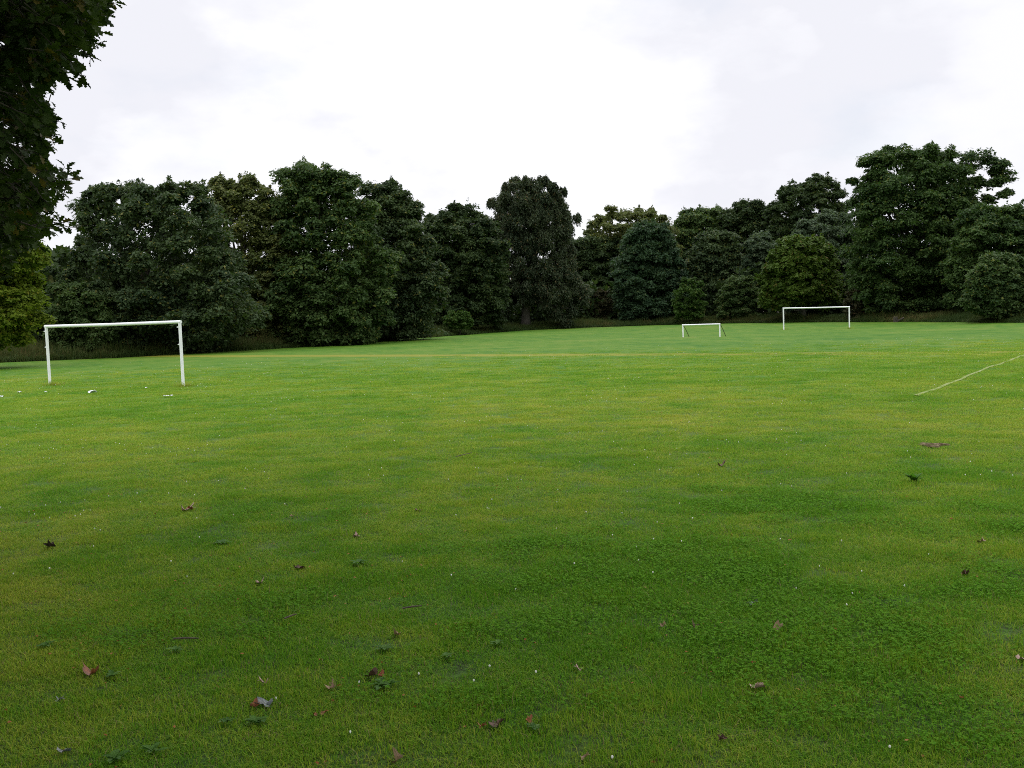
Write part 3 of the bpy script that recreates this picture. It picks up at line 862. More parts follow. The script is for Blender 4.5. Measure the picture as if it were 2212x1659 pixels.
# dark undergrowth behind the first trees: one mass
nu = 90000
su = rng.uniform(0, cum[-1], nu); bu = along(su); d2 = along(np.minimum(su + 1, cum[-1])) - along(np.maximum(su - 1, 0))
d2 /= np.linalg.norm(d2, axis=1)[:, None]; nn = np.c_[-d2[:, 1], d2[:, 0]]
hu = 7.5 * (.6 + .7 * fbm(su, su * 0, 5, 111))
pu = bu + nn * (rng.uniform(10, 24, nu))[:, None]
zu = gz(pu[:, 0], pu[:, 1], False) + hu * rng.uniform(0, 1, nu) ** .8
cu = np.c_[pu, zu]
me = leaves_mesh('undergrowth', cu, rng.normal(0, .6, (nu, 3)) + [0, 0, .5], rng.uniform(.45, 1.1, nu), None, .6, 5)
tag(link('undergrowth', me, MATS['dark_oak']), 'dark tangled undergrowth filling the wood behind the front trees', 'undergrowth', kind='stuff')

# ------------------------------------------------------------------ overhanging oak beside the camera
oak_leaf = leaf_mat('near_oak_leaves', (.022, .046, .008), (.058, .092, .016), (.12, .10, .02), transl=.28, patch=1.2, warm_share=.05)


def oak_leaf_shape():
    t = np.linspace(0, 1, 15)
    w = .30 * np.sin(math.pi * np.clip(t, 0, 1) ** 1.25) ** .75 * (1 + .42 * np.cos(t * 2 * math.pi * 3.5 + .3))
    w[0] = .02; w[-1] = .02
    y = t
    z = -.22 * (t - .2) ** 2
    L = np.c_[-w, y, z + w * .25]; Mi = np.c_[np.zeros(15), y, z]; R = np.c_[w, y, z + w * .25]
    co = np.stack([L, Mi, R], 1).reshape(-1, 3)
    f = []
    for k in range(14):
        a = k * 3; f += [a, a + 1, a + 4, a + 3, a + 1, a + 2, a + 5, a + 4]
    return co, np.array(f)


OL, OF = oak_leaf_shape()
poly = np.array([(-700, -500), (330, -500), (275, -60), (262, 0), (256, 28), (238, 52), (212, 60), (225, 72), (222, 98), (205, 118), (208, 140), (190, 150), (190, 186), (160, 178), (128, 186),
                 (106, 205), (118, 232), (140, 260), (120, 285), (122, 320), (112, 345), (128, 362), (132, 400), (126, 430), (136, 470), (122, 500), (100, 530), (78, 552), (50, 578), (-60, 600), (-700, 560)], float)


def inpoly(x, y):
    n = len(poly); ins = np.zeros(x.shape, bool); j = n - 1
    for i in range(n):
        xi, yi = poly[i]; xj, yj = poly[j]
        c = ((yi > y) != (yj > y)) & (x < (xj - xi) * (y - yi) / (yj - yi + 1e-12) + xi)
        ins ^= c; j = i
    return ins


g = np.random.default_rng(77)
TR = np.array([-6.4, 4.2, 0.0]); TR[2] = gz(TR[0], TR[1])[0] - .05
oak_root = empty('oak_tree', TR)
tag(oak_root, 'near oak whose dark lobed leaves hang into the upper left corner overhead', 'tree', 'trees of the wood round the field')
sp = []
# shoots that show in the picture
xs = g.uniform(-260, 290, 36000); ys = g.uniform(-160, 610, 36000)
k = inpoly(xs, ys) & inpoly(xs + 16, ys) & inpoly(xs + 6, ys + 14)
xs, ys = xs[k], ys[k]
hole = fbm(xs, ys, 32, 201, 2)
k = (g.uniform(0, 1, len(xs)) < sstep(.39, .49, hole)) | (xs < -20)
xs, ys = xs[k][:5200], ys[k][:5200]
for x, y in zip(xs, ys):
    dd = g.uniform(5.6, 9.2)
    c = at(x, y, dd); dr = np.array([abs(g.normal(.5, .4)) + .15, g.normal(0, .5), g.normal(-.3, .35)]); sp.append((c, dr, True))
for (x, y, dx, dz) in [(252, 6, 1, .1), (226, 70, .9, .0), (216, 96, .8, -.1), (200, 128, .7, -.5), (183, 180, .3, -.9), (150, 182, .2, -.9), (134, 264, .9, -.3), (128, 372, .6, .8), (140, 360, .6, .7),
                       (150, 375, .9, .5), (140, 398, .9, .2), (130, 420, .5, -.8), (150, 352, .4, .9), (160, 385, 1, .1), (170, 492, 1, -.2), (150, 478, .8, .1), (118, 505, .6, -.5), (92, 540, .5, -.6), (60, 570, .4, -.7), (112, 246, 1, 0), (120, 300, .8, -.4)]:
    sp.append((at(x, y, g.uniform(6.4, 7.4)), np.array([dx, g.normal(0, .2), dz]) + g.normal(0, .1, 3), True))
co = []; tw = MB()
for (c, dr, _) in sp:
    dr = dr / np.linalg.norm(dr); ref = np.array([0, 0, 1.0]); b1 = np.cross(dr, ref); b1 /= np.linalg.norm(b1) + 1e-9; b2 = np.cross(b1, dr)
    ln = g.uniform(.14, .26)
    tw.tube([c - dr * ln - TR + [0, 0, .03], c - dr * ln * .4 - TR, c - TR], [.0035, .003, .0015], 4, False)
    nl = g.integers(7, 12)
    for q in range(nl):
        ph = q * 2.4 + g.uniform(0, .8); ax = 1 - q / nl * .95 if q % 2 else g.uniform(.1, 1) ** .6
        p0 = c - dr * ln * (1 - ax)
        sp_a = g.uniform(.55, 1.2) if q else .1
        ld = dr * math.cos(sp_a) + (b1 * math.cos(ph) + b2 * math.sin(ph)) * math.sin(sp_a) + np.array([0, 0, -.2]); ld /= np.linalg.norm(ld)
        nz = np.array([g.normal(0, .45), g.normal(-.1, .45), 1.0]); nz -= ld * (nz @ ld); nz /= np.linalg.norm(nz)
        sd = np.cross(ld, nz); s = g.uniform(.048, .085)
        co.append(p0 + s * (OL[:, :1] * sd + OL[:, 1:2] * ld + OL[:, 2:] * nz))
nl = len(co)
co = np.concatenate(co) - TR
idx = (np.arange(nl)[:, None] * len(OL) + OF[None]).ravel()
link('leaf_spray', raw_mesh('leaf_spray', co, np.full(len(idx) // 4, 4), idx), oak_leaf, oak_root)
# the rest of the crown, spreading over and behind the camera
nc = 3400
cl = []
while len(cl) < nc:
    p = np.array([g.uniform(-14, 4), g.uniform(-9, 11), g.uniform(3.6, 13)])
    e = (p - [-5, 1.5, 6.5]) / [9.5, 9, 6.5]
    if e @ e > 1 or e @ e < .18: continue
    v = p - CAM; dep = v @ fw
    if dep > .3:                                # leave the view between the trees open, as it is there
        px = 1106 + F * (v @ rtv) / dep; py = 829.5 - F * (v @ upv) / dep
        mg = F * 1.0 / dep
        if -mg < px < 2212 + mg and -mg < py < 1700: continue
    elif p[2] < 4: continue
    cl.append(p)
cl = np.array(cl); m = 26
e = g.normal(0, 1, (nc, m, 3)); e /= np.linalg.norm(e, axis=2)[..., None]
pc = (cl[:, None] + e * g.uniform(.15, .62, (nc, m, 1)) * [1.2, 1.2, .6]).reshape(-1, 3)
link('crown', leaves_mesh('crown', pc - TR, e.reshape(-1, 3) * .4 + [0, 0, .8] + g.normal(0, .3, (nc * m, 3)), g.uniform(.10, .20, nc * m), None, .55, 3), oak_leaf, oak_root)
tb = MB()
tb.tube(np.array([(0, 0, 0), (.05, 0, .5), (.1, 0, 1.6), (.15, -.1, 3.0), (.3, -.1, 5), (.4, -.3, 8), (.5, -.4, 11)]), [.62, .46, .40, .37, .28, .16, .05], 14)
for (tx, ty, tz, z0, r) in [(2.6, 2.6, 4.0, 2.8, .13), (2.2, 2.0, 2.9, 2.4, .10), (3.2, 1.4, 4.9, 3.4, .15), (6.5, -2.5, 6.5, 3.6, .18), (-3, -2.5, 6, 3.2, .16), (2, -6, 6.5, 3.9, .16), (-3, 3, 6.5, 4, .14), (5, -4.5, 8, 4.8, .13), (1.7, 2.6, 2.2, 2.2, .07)]:
    a = np.array([.15, -.1, z0]); b = np.array([tx, ty, tz]); mm = (a + b) / 2 + [0, 0, .35]
    tb.tube([a, a + (mm - a) * .5, mm, mm + (b - mm) * .5, b], r * np.array([1, .8, .6, .4, .15]), 8)
trunk = tb.build('trunk', bark, oak_root)
tw.build('twig_growth', bark, oak_root)


# ------------------------------------------------------------------ goals
def goal_paint():
    m, nt, N = new_mat('white_goal_paint')
    out = nd(nt, 'ShaderNodeOutputMaterial'); tc = nd(nt, 'ShaderNodeTexCoord'); sep = nd(nt, 'ShaderNodeSeparateXYZ')
    nt.links.new(tc.outputs['Object'], sep.inputs[0])
    n1 = noise(nt, tc.outputs['Object'], 14, 5, .7); n2 = noise(nt, tc.outputs['Object'], 3, 3)
    c = mixc(nt, maprange(nt, n2, .35, .7), rgb(.90, .91, .92), rgb(.83, .85, .85))
    low = maprange(nt, sep.outputs[2], 0, .55, .12, -.12)
    ch = maprange(nt, mathn(nt, 'ADD', n1, low), .70, .76)
    c = mixc(nt, ch, c, rgb(.12, .09, .07))
    p = nd(nt, 'ShaderNodeBsdfPrincipled', inp={'Roughness': .45, 'Specular IOR Level': .4}); nt.links.new(c, p.inputs['Base Color'])
    nt.links.new(p.outputs[0], out.inputs[0])
    return m


paint = goal_paint()
clip_mat = plain_mat('dark_net_clip', (.03, .03, .03), (.08, .07, .06), 20, .6)
dark_steel = plain_mat('dark_stay_steel', (.025, .022, .02), (.05, .04, .035), 9, .55)


def goal(label, A_, B_, h, r, clips=False):
    A_ = np.array(A_, float); B_ = np.array(B_, float)
    A_[2] = gz(A_[0], A_[1])[0]; B_[2] = gz(B_[0], B_[1])[0]
    mid = (A_ + B_) / 2
    root = empty('football_goal', mid); tag(root, label, 'football goal', 'goals on the playing field')
    dirx = (B_ - A_); L = np.linalg.norm(dirx[:2]); dirn = dirx / L
    back = np.array([-dirn[1], dirn[0], 0])
    for P in (A_, B_):
        o = P - mid
        m = MB(); m.tube([o + [0, 0, z] for z in (-.15, 0, .3, h * .5, h - r)], r, 14); post = m.build('post', paint, root)
        if clips:
            for z in (h - .22, h - .78):
                m = MB(); c = o + [0, 0, z] - dirn * (r + .02)
                m.tube([o + [0, 0, z] - dirn * r * .6, c - dirn * .03], .014, 8); m.tube([c - dirn * .028, c - dirn * .05], .021, 8)
                m.build('net_peg', paint, post)
    m = MB(); a = A_ - mid + [0, 0, h - r]; b = B_ - mid + [0, 0, h - r]
    m.tube([a - dirn * r * 1.02, a, (a + b) / 2 - [0, 0, .012], b, b + dirn * r * 1.02], r * 1.06, 14); bar = m.build('crossbar', paint, root)
    if clips:
        for k in range(12):
            c = a + (b - a) * ((k + .5) / 12) - [0, 0, r + .012] + back * .015
            m = MB(); m.box(c, (.07, .03, .045), math.atan2(dirn[1], dirn[0])); m.build('net_clip', clip_mat, bar, False, .006)
    return root


def flat(p): return p


gl = at(108, 832, 36.2), at(396, 834, 33.2)
goal('large white goal nearest to the viewer, bare frame with net pegs and no net', gl[0], gl[1], 2.13, .050, True)
gr = at(1693, 712, 99.0), at(1835, 710, 98.3)
goal('far full-size white goal frame in front of the rounded yellowish chestnut', gr[0], gr[1], 2.13, .062)
# mini goal on dark stays
ph = math.radians(33); W_ = 2.98; hh_ = 1.0; r_ = .05
c = at(1515, 728, 78); c[2] = gz(c[0], c[1])[0]
root = empty('mini_goal', c); tag(root, 'small white goal with two dark slanting back stays, the lowest of the three', 'football goal', 'goals on the playing field')
wd = np.array([math.cos(ph), -math.sin(ph), 0]); bd_ = np.array([math.sin(ph), math.cos(ph), 0])
for s in (-1, 1):
    o = wd * s * W_ / 2
    m = MB(); m.tube([o, o + [0, 0, .5], o + [0, 0, hh_ - r_]], r_, 12); m.build('post', paint, root)
    m = MB(); o2 = o + wd * .07; m.tube([o2 + [0, 0, hh_ - .1], o2 + bd_ * .5 + [0, 0, .5], o2 + bd_ * 1.0], .024, 8); m.build('stay', dark_steel, root)
m = MB(); m.tube([-wd * (W_ / 2 + r_) + [0, 0, hh_ - r_], [0, 0, hh_ - r_], wd * (W_ / 2 + r_) + [0, 0, hh_ - r_]], r_ * 1.05, 12); m.build('crossbar', paint, root)


# ------------------------------------------------------------------ pale worn line, bare earth
def strip(name, p0, p1, w, mat, n=60, jit=.03):
    t = np.linspace(0, 1, n); c = p0[None, :2] + (p1 - p0)[None, :2] * t[:, None]
    d = (p1 - p0)[:2]; L = np.linalg.norm(d); d = d / L; nr_ = np.array([-d[1], d[0]])
    c = c + nr_ * ((fbm(t * L, t * 0, 2.2, 121) - .5) * .10)[:, None]
    wl = w / 2 * (1 + .5 * (fbm(t * L, t * 0, .5, 123) - .5)); wl[:2] *= 1.8
    a = c + nr_ * wl[:, None]; b = c - nr_ * (wl * rng.uniform(.8, 1.2, n))[:, None]
    co = np.r_[np.c_[a, gz(a[:, 0], a[:, 1]) + .01], np.c_[c, gz(c[:, 0], c[:, 1]) + .03], np.c_[b, gz(b[:, 0], b[:, 1]) + .01]]
    f = []
    for i in range(n - 1):
        f += [[n + i, n + i + 1, i + 1, i], [2 * n + i, 2 * n + i + 1, n + i + 1, n + i]]
    me = raw_mesh(name, co, [4] * len(f), [k for q in f for k in q], True)
    return link(name, me, mat)


line_mat = plain_mat('worn_line', (.21, .245, .09), (.12, .19, .025), 3.5, .9, .2, .5, 6, .42, .7)
l0, l1 = on_ground(1978, 856), on_ground(2216, 766)
tag(strip('pitch_line', l0, l0 + (l1 - l0) * 1.25, .085, line_mat, 160), 'pale worn pitch line running away over the right side of the lawn', 'pitch line', kind='structure')

earth = plain_mat('bare_earth', (.070, .052, .026), (.185, .145, .085), 14, .95, .15, 1.0, 6)
c = on_ground(2015, 965)
nr2, na2 = 9, 40
co = [c + [0, 0, -.02]]; f = []
for i in range(1, nr2):
    for j in range(na2):
        a = j / na2 * 2 * math.pi; r = i / (nr2 - 1) * (1 + 1.1 * (vnoise(np.array(math.cos(a) * 2 + 5), np.array(math.sin(a) * 2 + 5), 3) - .5))
        x, y = c[0] + .14 * r * math.cos(a), c[1] + .14 * r * math.sin(a)
        prof = [-.01, -.02, -.02, -.015, -.01, 0, .006, .0, -.02][i] + .03 * (float(vnoise(np.array(x * 14), np.array(y * 14), 8)) - .5) * (i < 7)
        co.append([x, y, gz(x, y)[0] + .03 + prof])
for j in range(na2): f.append([0, 1 + j, 1 + (j + 1) % na2])
for i in range(nr2 - 2):
    for j in range(na2):
        a = 1 + i * na2
        f.append([a + j, a + na2 + j, a + na2 + (j + 1) % na2, a + (j + 1) % na2])
me = raw_mesh('bare_earth_patch', np.array(co), [len(q) for q in f], [k for q in f for k in q], True)
tag(link('bare_earth_patch', me, earth), 'small hollow of bare brown earth in the lawn below the pale line', 'bare earth', kind='structure')

# ------------------------------------------------------------------ litter, dead leaves, weeds
paper = plain_mat('white_paper', (.78, .80, .82), (.62, .65, .68), 12, .6)


def crumple(sx, sy, sz, seed, nx=6, ny=5):
    g = np.random.default_rng(seed)
    u, v = np.meshgrid(np.linspace(-.5, .5, nx), np.linspace(-.5, .5, ny))
    z = g.uniform(0, 1, u.shape) * sz
    co = np.c_[(u * sx + g.normal(0, sx * .05, u.shape)).ravel(), (v * sy + g.normal(0, sy * .05, u.shape)).ravel(), z.ravel()]
    low = co.copy(); low[:, 2] -= .006
    n = nx * ny; f = []
    for i in range(ny - 1):
        for j in range(nx - 1):
            a = i * nx + j; f.append([a, a + 1, a + nx + 1, a + nx]); f.append([n + a, n + a + nx, n + a + nx + 1, n + a + 1])
    rim = list(range(nx)) + [i * nx + nx - 1 for i in range(1, ny)] + [(ny - 1) * nx + j for j in range(nx - 2, -1, -1)] + [i * nx for i in range(ny - 2, 0, -1)]
    for k in range(len(rim)):
        a, b = rim[k], rim[(k + 1) % len(rim)]; f.append([b, a, n + a, n + b])
    m = MB(); m.add(np.r_[co, low], f)
    return m


for q, (px, py, sx, lab) in enumerate([
        (200, 851, .22, 'largest white litter scrap on the grass below the large near goal'),
        (42, 850, .11, 'white litter scrap left of the left post of the large near goal'),
        (99, 849, .07, 'tiny white litter scrap just below the left post of the large near goal'),
        (360, 859, .12, 'flat white litter scrap below the right post, left one of a close pair'),
        (371, 857.5, .08, 'small white litter scrap below the right post, right one of a close pair'),
        (2, 860, .12, 'white litter scrap at the picture edge beyond the large near goal'),
        (316, 840, .07, 'faint white scrap lying in the goalmouth of the large near goal')]):
    p = on_ground(px, py); o = crumple(sx, sx * .8, sx * .35, 600 + q).build('litter_scrap', paper, None, False)
    o.location = tuple(p + np.array([0, 0, .035])); o.rotation_euler = (0, 0, q * 1.3)
    tag(o, lab, 'litter', 'white litter by the goal')

DM = {
    'orange': plain_mat('orange_dead_leaf', (.26, .085, .028), (.15, .055, .025), 40, .6),
    'brown': plain_mat('brown_dead_leaf', (.12, .062, .035), (.065, .038, .025), 40, .7),
    'dark': plain_mat('dark_dead_leaf', (.055, .035, .024), (.03, .022, .018), 40, .7),
    'tan': plain_mat('tan_dead_leaf', (.30, .20, .11), (.20, .13, .075), 40, .65),
    'pink': plain_mat('pinkish_dead_leaf', (.44, .30, .25), (.30, .19, .15), 40, .6),
    'grey': plain_mat('silver_underside_leaf', (.20, .21, .21), (.11, .13, .14), 40, .55),
}


def dead_leaf(size, seed, mat):
    """a curled lobed leaf with a stalk"""
    g = np.random.default_rng(seed); n = 26
    a = np.arange(n) / n * 2 * math.pi
    r = 1 + .20 * np.cos(5 * a + .2) + g.normal(0, .08, n); r *= 1 - .25 * np.cos(a)
    co = [np.zeros(3)]; curl = g.uniform(.5, 1.5); ax = g.uniform(0, 3.14)
    for ring in (.33, .66, 1.0):
        x, y = r * ring * np.cos(a) * .5, r * ring * np.sin(a) * .42
        q = x * math.cos(ax) + y * math.sin(ax); q2 = -x * math.sin(ax) + y * math.cos(ax)
        z = curl * q * q * 1.6 + .3 * q2 * q2 + g.normal(0, .03, n) * ring + .12 * ring * np.sin(3 * a + 1)
        co += list(np.c_[x, y, z])
    co = np.array(co) * size; co[:, 2] -= co[:, 2].min()
    top = len(co); f = []
    for j in range(n): f.append([0, 1 + j, 1 + (j + 1) % n])
    for i in range(2):
        for j in range(n):
            b = 1 + i * n; f.append([b + j, b + n + j, b + n + (j + 1) % n, b + (j + 1) % n])
    m = MB(); m.add(co, f)
    e = np.array([-.36, 0, 0]) * size + [0, 0, co[:, 2].max() * .4]
    m.tube([e, e + [-.2 * size, .05 * size, .05 * size], e + [-.45 * size, .02 * size, .02 * size]], .0016, 5)
    o = m.build('dead_leaf', mat, None, True)
    return o


LEAVES = [
    (400, 1106, .15, 'pink', 'pale pinkish dead leaf, the one farthest up the lawn below the large near goal'),
    (412, 1104, .08, 'orange', 'small orange leaf touching the right side of the pale pinkish leaf'),
    (110, 1185, .12, 'dark', 'dark curled dead leaf near the left border, higher than all the orange ones'),
    (770, 1162, .08, 'pink', 'small pale leaf alone in the open grass, right of the low grey-green weed'),
    (562, 1264, .085, 'pink', 'small pale pink leaf above the dark straggly weed patch'),
    (643, 1233, .10, 'brown', 'dull brown leaf right and above of the small pale pink leaf'),
    (632, 1119, .06, 'tan', 'tiny tan leaf right of the pale pinkish leaf farthest up the lawn'),
    (905, 1107, .07, 'brown', 'small brown leaf lying by itself towards the middle of the lawn'),
    (1558, 1009, .12, 'brown', 'brown leaf clump far out on the lawn, left of the bare earth hollow'),
    (200, 1463, .12, 'orange', 'orange-brown leaf beside a grey-green weed on the left foreground grass'),
    (575, 1528, .11, 'grey', 'large greyish pink curled leaf with an orange leaf at its left'),
    (547, 1533, .055, 'orange', 'bright orange leaf at the left of the large greyish curled leaf'),
    (697, 1549, .045, 'orange', 'right one of two little orange leaves side by side'),
    (681, 1549, .035, 'orange', 'left one of two little orange leaves side by side'),
    (572, 1481, .055, 'pink', 'pale folded leaf just above the large greyish curled leaf'),
    (800, 1467, .09, 'brown', 'dark reddish brown leaf lying on top of a broad weed'),
    (826, 1468, .05, 'orange', 'small orange leaf right of the reddish brown leaf on the weed'),
    (715, 1493, .07, 'tan', 'tan shrivelled leaf left below the broad weed'),
    (1076, 1571, .09, 'brown', 'brown shiny leaf, middle one of three near the bottom'),
    (1042, 1576, .055, 'orange', 'orange leaf left of the brown shiny leaf near the bottom'),
    (1145, 1567, .05, 'orange', 'orange leaf right of the brown shiny leaf near the bottom'),
    (1038, 1532, .045, 'orange', 'small orange leaf straight above the three bottom leaves'),
    (1251, 1452, .05, 'pink', 'small pinkish leaf between the left weeds and the clover patch'),
    (1262, 1645, .05, 'tan', 'small tan leaf at the very bottom border'),
    (862, 1651, .085, 'tan', 'wide tan leaf cut by the bottom border'),
    (1640, 1491, .085, 'pink', 'pinkish brown leaf with upturned edge, lowest on the clover side'),
    (1675, 1368, .09, 'tan', 'broad tan leaf lying in the dark clover patch'),
    (1435, 1358, .06, 'tan', 'dull tan leaf in the clover, left one of two in a row'),
    (1503, 1358, .065, 'brown', 'brown leaf in the clover, right one of two in a row'),
    (1622, 1310, .08, 'grey', 'greyish flat leaf at the top of the dark clover patch'),
    (1560, 1602, .05, 'brown', 'small brown leaf at the bottom, below the pinkish brown leaf'),
    (130, 1518, .06, 'grey', 'silvery leaf on dark weed stalks, near the left border'),
    (140, 1630, .075, 'grey', 'greyish leaf standing on edge in the lower left corner'),
    (858, 1376, .07, 'tan', 'thin tan leaf left of the dark weed row in the middle foreground'),
    (2120, 1174, .09, 'tan', 'tan leaf on the dry grass near the right border'),
    (2085, 1245, .07, 'brown', 'brown leaf on the grass below the dry patch at right'),
    (2205, 1430, .07, 'pink', 'pale leaf at the right picture border'),
]
for q, (px, py, sz, ml, lab) in enumerate(LEAVES):
    p = on_ground(px, py); o = dead_leaf(sz * .72, 700 + q, DM[ml]); o.location = tuple(p + np.array([0, 0, .012]))
    o.rotation_euler = (rng.normal(0, .25), rng.normal(0, .25), rng.uniform(0, 6.28)); tag(o, lab, 'dead leaf', 'dead leaves scattered on the lawn')

weed_mat = leaf_mat('weed_leaves', (.045, .125, .018), (.105, .220, .036), (.14, .24, .06), transl=.4, patch=6, rough=.6, spec=.1)


def weed(size, seed, nlv, upr):
    g = np.random.default_rng(seed); m = MB()
    for k in range(nlv):
        a = k * 2.4 + g.uniform(-.4, .4); L = size * g.uniform(.5, 1.1); w = L * g.uniform(.16, .26); el = upr * g.uniform(.5, 1.2)
        d = np.array([math.cos(a), math.sin(a), 0]); s = np.array([-d[1], d[0], 0]); n = 7; v = []; t = np.linspace(0, 1, n)
        off = np.array([g.normal(0, size * .12), g.normal(0, size * .12), 0])
        for ti in t:
            c = off + d * L * ti * math.cos(el * (1 - ti * .8)) + np.array([0, 0, L * (math.sin(el) * ti - (.55 if upr < 1 else .2) * math.sin(el) * ti * ti)])
            ww = w * math.sin(math.pi * min(.08 + ti * .92, 1) ** .9) + .001
            v += [c - s * ww + [0, 0, ww * .35], c, c + s * ww + [0, 0, ww * .35]]
        f = []
        for i in range(n - 1):
            b = i * 3; f += [[b, b + 1, b + 4, b + 3], [b + 1, b + 2, b + 5, b + 4]]
        m.add(np.array(v), f)
    return m.build('broad_leaved_weed', weed_mat, None, True)


for q, (px, py, sz, nl_, up_, lab) in enumerate([
        (555, 1568, .09, 14, .5, 'dark leafy weed directly below the large greyish curled leaf'),
        (830, 1488, .10, 16, .5, 'wide leafy weed under the reddish brown leaf'),
        (830, 1408, .09, 12, .4, 'low dark weed with a silvery leaf, left of the solitary dark tuft'),
        (968, 1426, .06, 12, .7, 'solitary dark tuft of weed between the two weed rows'),
        (490, 1566, .07, 8, .5, 'small grey-green weed left of the dark leafy weed'),
        (250, 1650, .09, 12, .6, 'leafy weed on the bottom border near the left corner'),
        (330, 1630, .08, 12, .5, 'weed with brown stem near the bottom, right of the corner weed'),
        (240, 1468, .07, 9, .5, 'grey-green weed right of the orange-brown leaf'),
        (1155, 1582, .07, 9, .5, 'pale green weed right of the three bottom leaves'),
        (775, 1222, .11, 12, .5, 'bright leafy weed below the small pale leaf alone in the open grass'),
        (480, 1178, .12, 10, .35, 'flat grey-green weed left of the small pale leaf alone in the open grass'),
        (1975, 1042, .15, 22, 1.2, 'spiky upright weed below the bare earth hollow'),
        (1075, 1397, .07, 9, .6, 'small weed near white clover heads in the middle of the lawn'),
        (100, 1402, .08, 10, .5, 'dark weed near the left border above the orange-brown leaf'),
        (380, 1412, .08, 9, .5, 'sparse weed between the left border weed and the low dark weed')]):
    p = on_ground(px, py); o = weed(sz * .72, 800 + q, nl_, up_); o.location = tuple(p + np.array([0, 0, .018])); o.rotation_euler = (0, 0, q * .9)
    tag(o, lab, 'weed', 'weeds in the lawn')

stick = plain_mat('dry_twig', (.10, .075, .05), (.05, .038, .03), 30, .8)
for q, (x0, y0, x1, y1, lab) in enumerate([(375, 1399, 430, 1402, 'thin dark twig lying near the left foreground weeds'), (985, 995, 1020, 988, 'dark twig far out on the open lawn'),
                                           (870, 1332, 912, 1330, 'short dark twig above the low dark weed'), (616, 1354, 642, 1348, 'dry brown twig above the low dark weed at its left')]):
    a, b = on_ground(x0, y0), on_ground(x1, y1); mid = (a + b) / 2
    m = MB(); m.tube([a - mid + [0, 0, .05], [.0, .01, .055], b - mid + [0, 0, .06]], [.005, .005, .003], 6); o = m.build('twig', stick, None)
    o.location = tuple(mid); tag(o, lab, 'twig', 'twigs on the lawn')

# cut log and stump in the verge below the giant oak
v = at(1940, 693, 109.5); v[2] = gz(v[0], v[1], False)[0]
root = empty('tree_stump', v); tag(root, 'weathered low stump with a pale sawn top in the verge below the giant oak', 'tree stump')
m = MB(); m.tube([(-.25, 0, -.1), (-.25, 0, .15), (-.27, 0, .55)], [.30, .24, .22], 14); m.tube([(-.1, -.05, .1), (.2, -.05, .22), (.55, -.08, .42)], [.13, .11, .09], 10)
m.build('stump_wood', bark, root)
cutm = plain_mat('sawn_wood', (.30, .22, .16), (.22, .16, .11), 12, .8)
m = MB(); m.tube([(-.27, 0, .551), (-.27, 0, .575)], .21, 14); m.build('sawn_top', cutm, root)
m = MB(); m.tube([(.551, -.08, .421), (.57, -.08, .432)], .085, 10); m.build('sawn_end', cutm, root)

# ------------------------------------------------------------------ house behind the trees: only its chimney shows
brick = plain_mat('red_brick', (.24, .085, .06), (.17, .06, .045), 8, .85, .2, .4)
tile = plain_mat('roof_tile', (.16, .07, .05), (.10, .05, .04), 4, .8)
pot = plain_mat('clay_pot', (.30, .13, .08), (.22, .10, .07), 6, .8)
hd = 118
top = at(106, 601, hd); gx_, gy_ = top[0] + 1.5, top[1]
hz = gz(gx_, gy_, False)[0]; rid = top[2] - hz - 1.3
root = empty('brick_house', (gx_, gy_, hz)); tag(root, 'red brick house hidden behind the trees with only its chimney showing above them', 'house')
m = MB(); m.box((0, 0, rid * .3), (9, 7, rid * .6)); wall = m.build('wall', brick, root, False)
m = MB(); e = rid * .6
m.add(np.array([(-4.8, -3.9, e), (4.8, -3.9, e), (4.8, 3.9, e), (-4.8, 3.9, e), (-4.8, 0, rid), (4.8, 0, rid)]), [[0, 1, 5, 4], [2, 3, 4, 5], [0, 4, 3], [1, 2, 5], [3, 2, 1, 0]])
roof = m.build('roof', tile, root, False)
m = MB(); m.box((-1.5, 0, rid + .2), (.62, .9, 1.5)); m.box((-1.5, 0, rid + .98), (.74, 1.02, .10)); ch = m.build('chimney', brick, roof, False)
for yy in (-.24, .24):
    m = MB(); m.tube([(-1.5, yy, rid + 1.03), (-1.5, yy, rid + 1.35)], [.13, .10], 10); m.build('chimney_pot', pot, roof)

# ------------------------------------------------------------------ sky and sun
w = bpy.data.worlds.new('World'); scene.world = w; w.use_nodes = True
nt = w.node_tree; nt.nodes.clear()
out = nd(nt, 'ShaderNodeOutputWorld'); bg = nd(nt, 'ShaderNodeBackground', inp={'Strength': 1.0})
SUN_EL, SUN_AZ = math.radians(52), math.radians(12)     # azimuth clockwise from +Y, the way the camera looks
sky = nd(nt, 'ShaderNodeTexSky', sky_type='NISHITA'); sky.sun_disc = False; sky.sun_elevation = SUN_EL; sky.sun_rotation = SUN_AZ
skyc = mixc(nt, 1.0, sky.outputs[0], rgb(.10, .10, .10), 'MULTIPLY')
tc = nd(nt, 'ShaderNodeTexCoord')
D = tc.outputs['Generated']
mp = nd(nt, 'ShaderNodeMapping', inp={'Location': (3.1, 1.7, .4), 'Scale': (1.0, 1.0, 2.1)}); nt.links.new(D, mp.inputs[0])
n1 = noise(nt, mp.outputs[0], 3.0, 7, .52); n2 = noise(nt, mp.outputs[0], 9, 6, .55)
cl_ = mathn(nt, 'ADD', mathn(nt, 'MULTIPLY', n1, .75), mathn(nt, 'MULTIPLY', n2, .25))
white = maprange(nt, cl_, .40, .58)


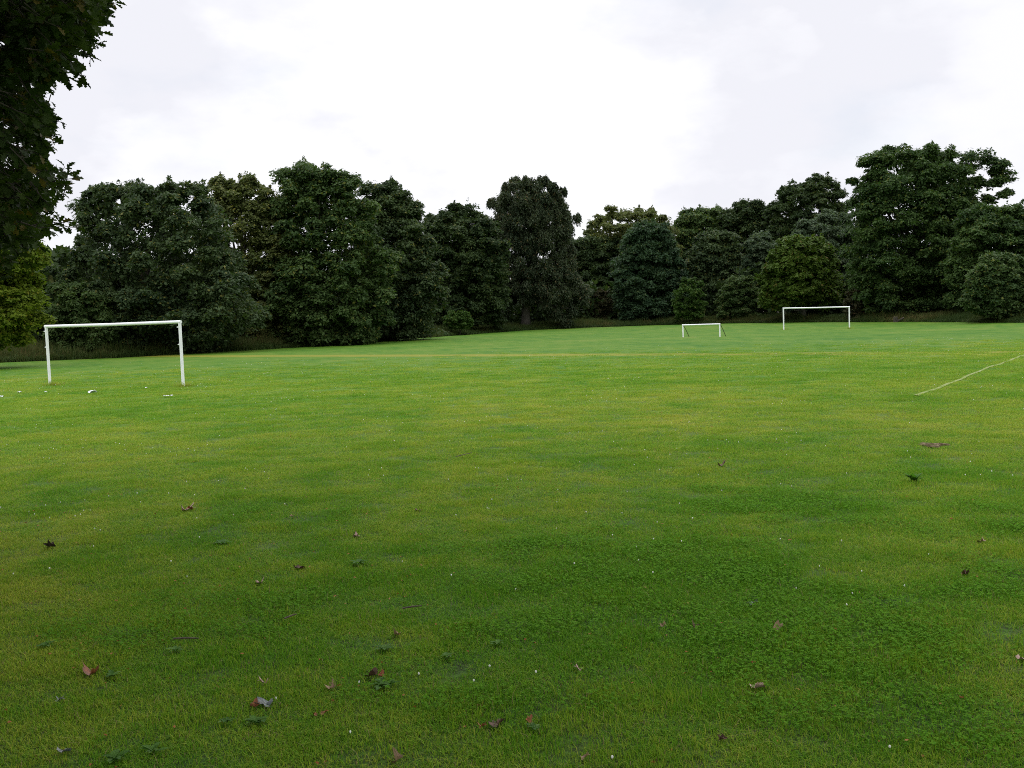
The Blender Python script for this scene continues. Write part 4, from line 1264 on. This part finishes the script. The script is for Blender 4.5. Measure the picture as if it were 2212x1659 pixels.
def dirblob(x, y, r):
    v = ray(x, y); v = v / np.linalg.norm(v)
    dp = nd(nt, 'ShaderNodeVectorMath', operation='DOT_PRODUCT', inp={1: tuple(v)}); nt.links.new(D, dp.inputs[0])
    dd = mathn(nt, 'ADD', dp.outputs['Value'], mathn(nt, 'MULTIPLY', mathn(nt, 'SUBTRACT', n1, .5), .10))
    return maprange(nt, dd, math.cos(r * 1.35), 1 - (1 - math.cos(r)) * .02)


for (x, y, r, s) in [(1580, 40, .13, -.75), (430, 330, .22, -.6), (1950, 250, .20, -.5), (700, 330, .12, -.4), (1450, 330, .12, -.3), (1000, 120, .28, .35), (620, 120, .16, .4), (1150, 260, .12, .3), (1500, 200, .1, .5)]:
    white = mathn(nt, 'ADD', white, mathn(nt, 'MULTIPLY', dirblob(x, y, r), s))
white = mathn(nt, 'MAXIMUM', mathn(nt, 'MINIMUM', white, 1.0), 0.0)
cc = mixc(nt, white, rgb(.89, .895, .96), rgb(1.10, 1.10, 1.13))
sepd = nd(nt, 'ShaderNodeSeparateXYZ'); nt.links.new(D, sepd.inputs[0])
gain = maprange(nt, sepd.outputs[2], .32, .95, 1.0, 2.3)
gm = nd(nt, 'ShaderNodeVectorMath', operation='SCALE'); nt.links.new(cc, gm.inputs[0]); nt.links.new(gain, gm.inputs['Scale'])
thin = mathn(nt, 'MULTIPLY', maprange(nt, noise(nt, mp.outputs[0], 4.2, 5), .52, .72), .22)
fin = mixc(nt, thin, gm.outputs[0], skyc)
nt.links.new(fin, bg.inputs['Color']); nt.links.new(bg.outputs[0], out.inputs[0])

sd = bpy.data.lights.new('sun', 'SUN'); sd.energy = 0.9; sd.angle = math.radians(25); sd.color = (1, .96, .9)
so = bpy.data.objects.new('sun', sd); COL.objects.link(so)
to_sun = Vector((math.sin(SUN_AZ) * math.cos(SUN_EL), math.cos(SUN_AZ) * math.cos(SUN_EL), math.sin(SUN_EL)))
so.rotation_euler = to_sun.to_track_quat('Z', 'Y').to_euler(); so.location = (0, 0, 60)

scene.view_settings.view_transform = 'Standard'; scene.view_settings.look = 'None'
scene.view_settings.exposure = 0; scene.view_settings.gamma = 1
scene.render.engine = 'CYCLES'
cy = scene.cycles
cy.max_bounces = 6; cy.diffuse_bounces = 3; cy.glossy_bounces = 2; cy.transmission_bounces = 4; cy.transparent_max_bounces = 4
cy.use_denoising = False
cy.filter_width = 1.0
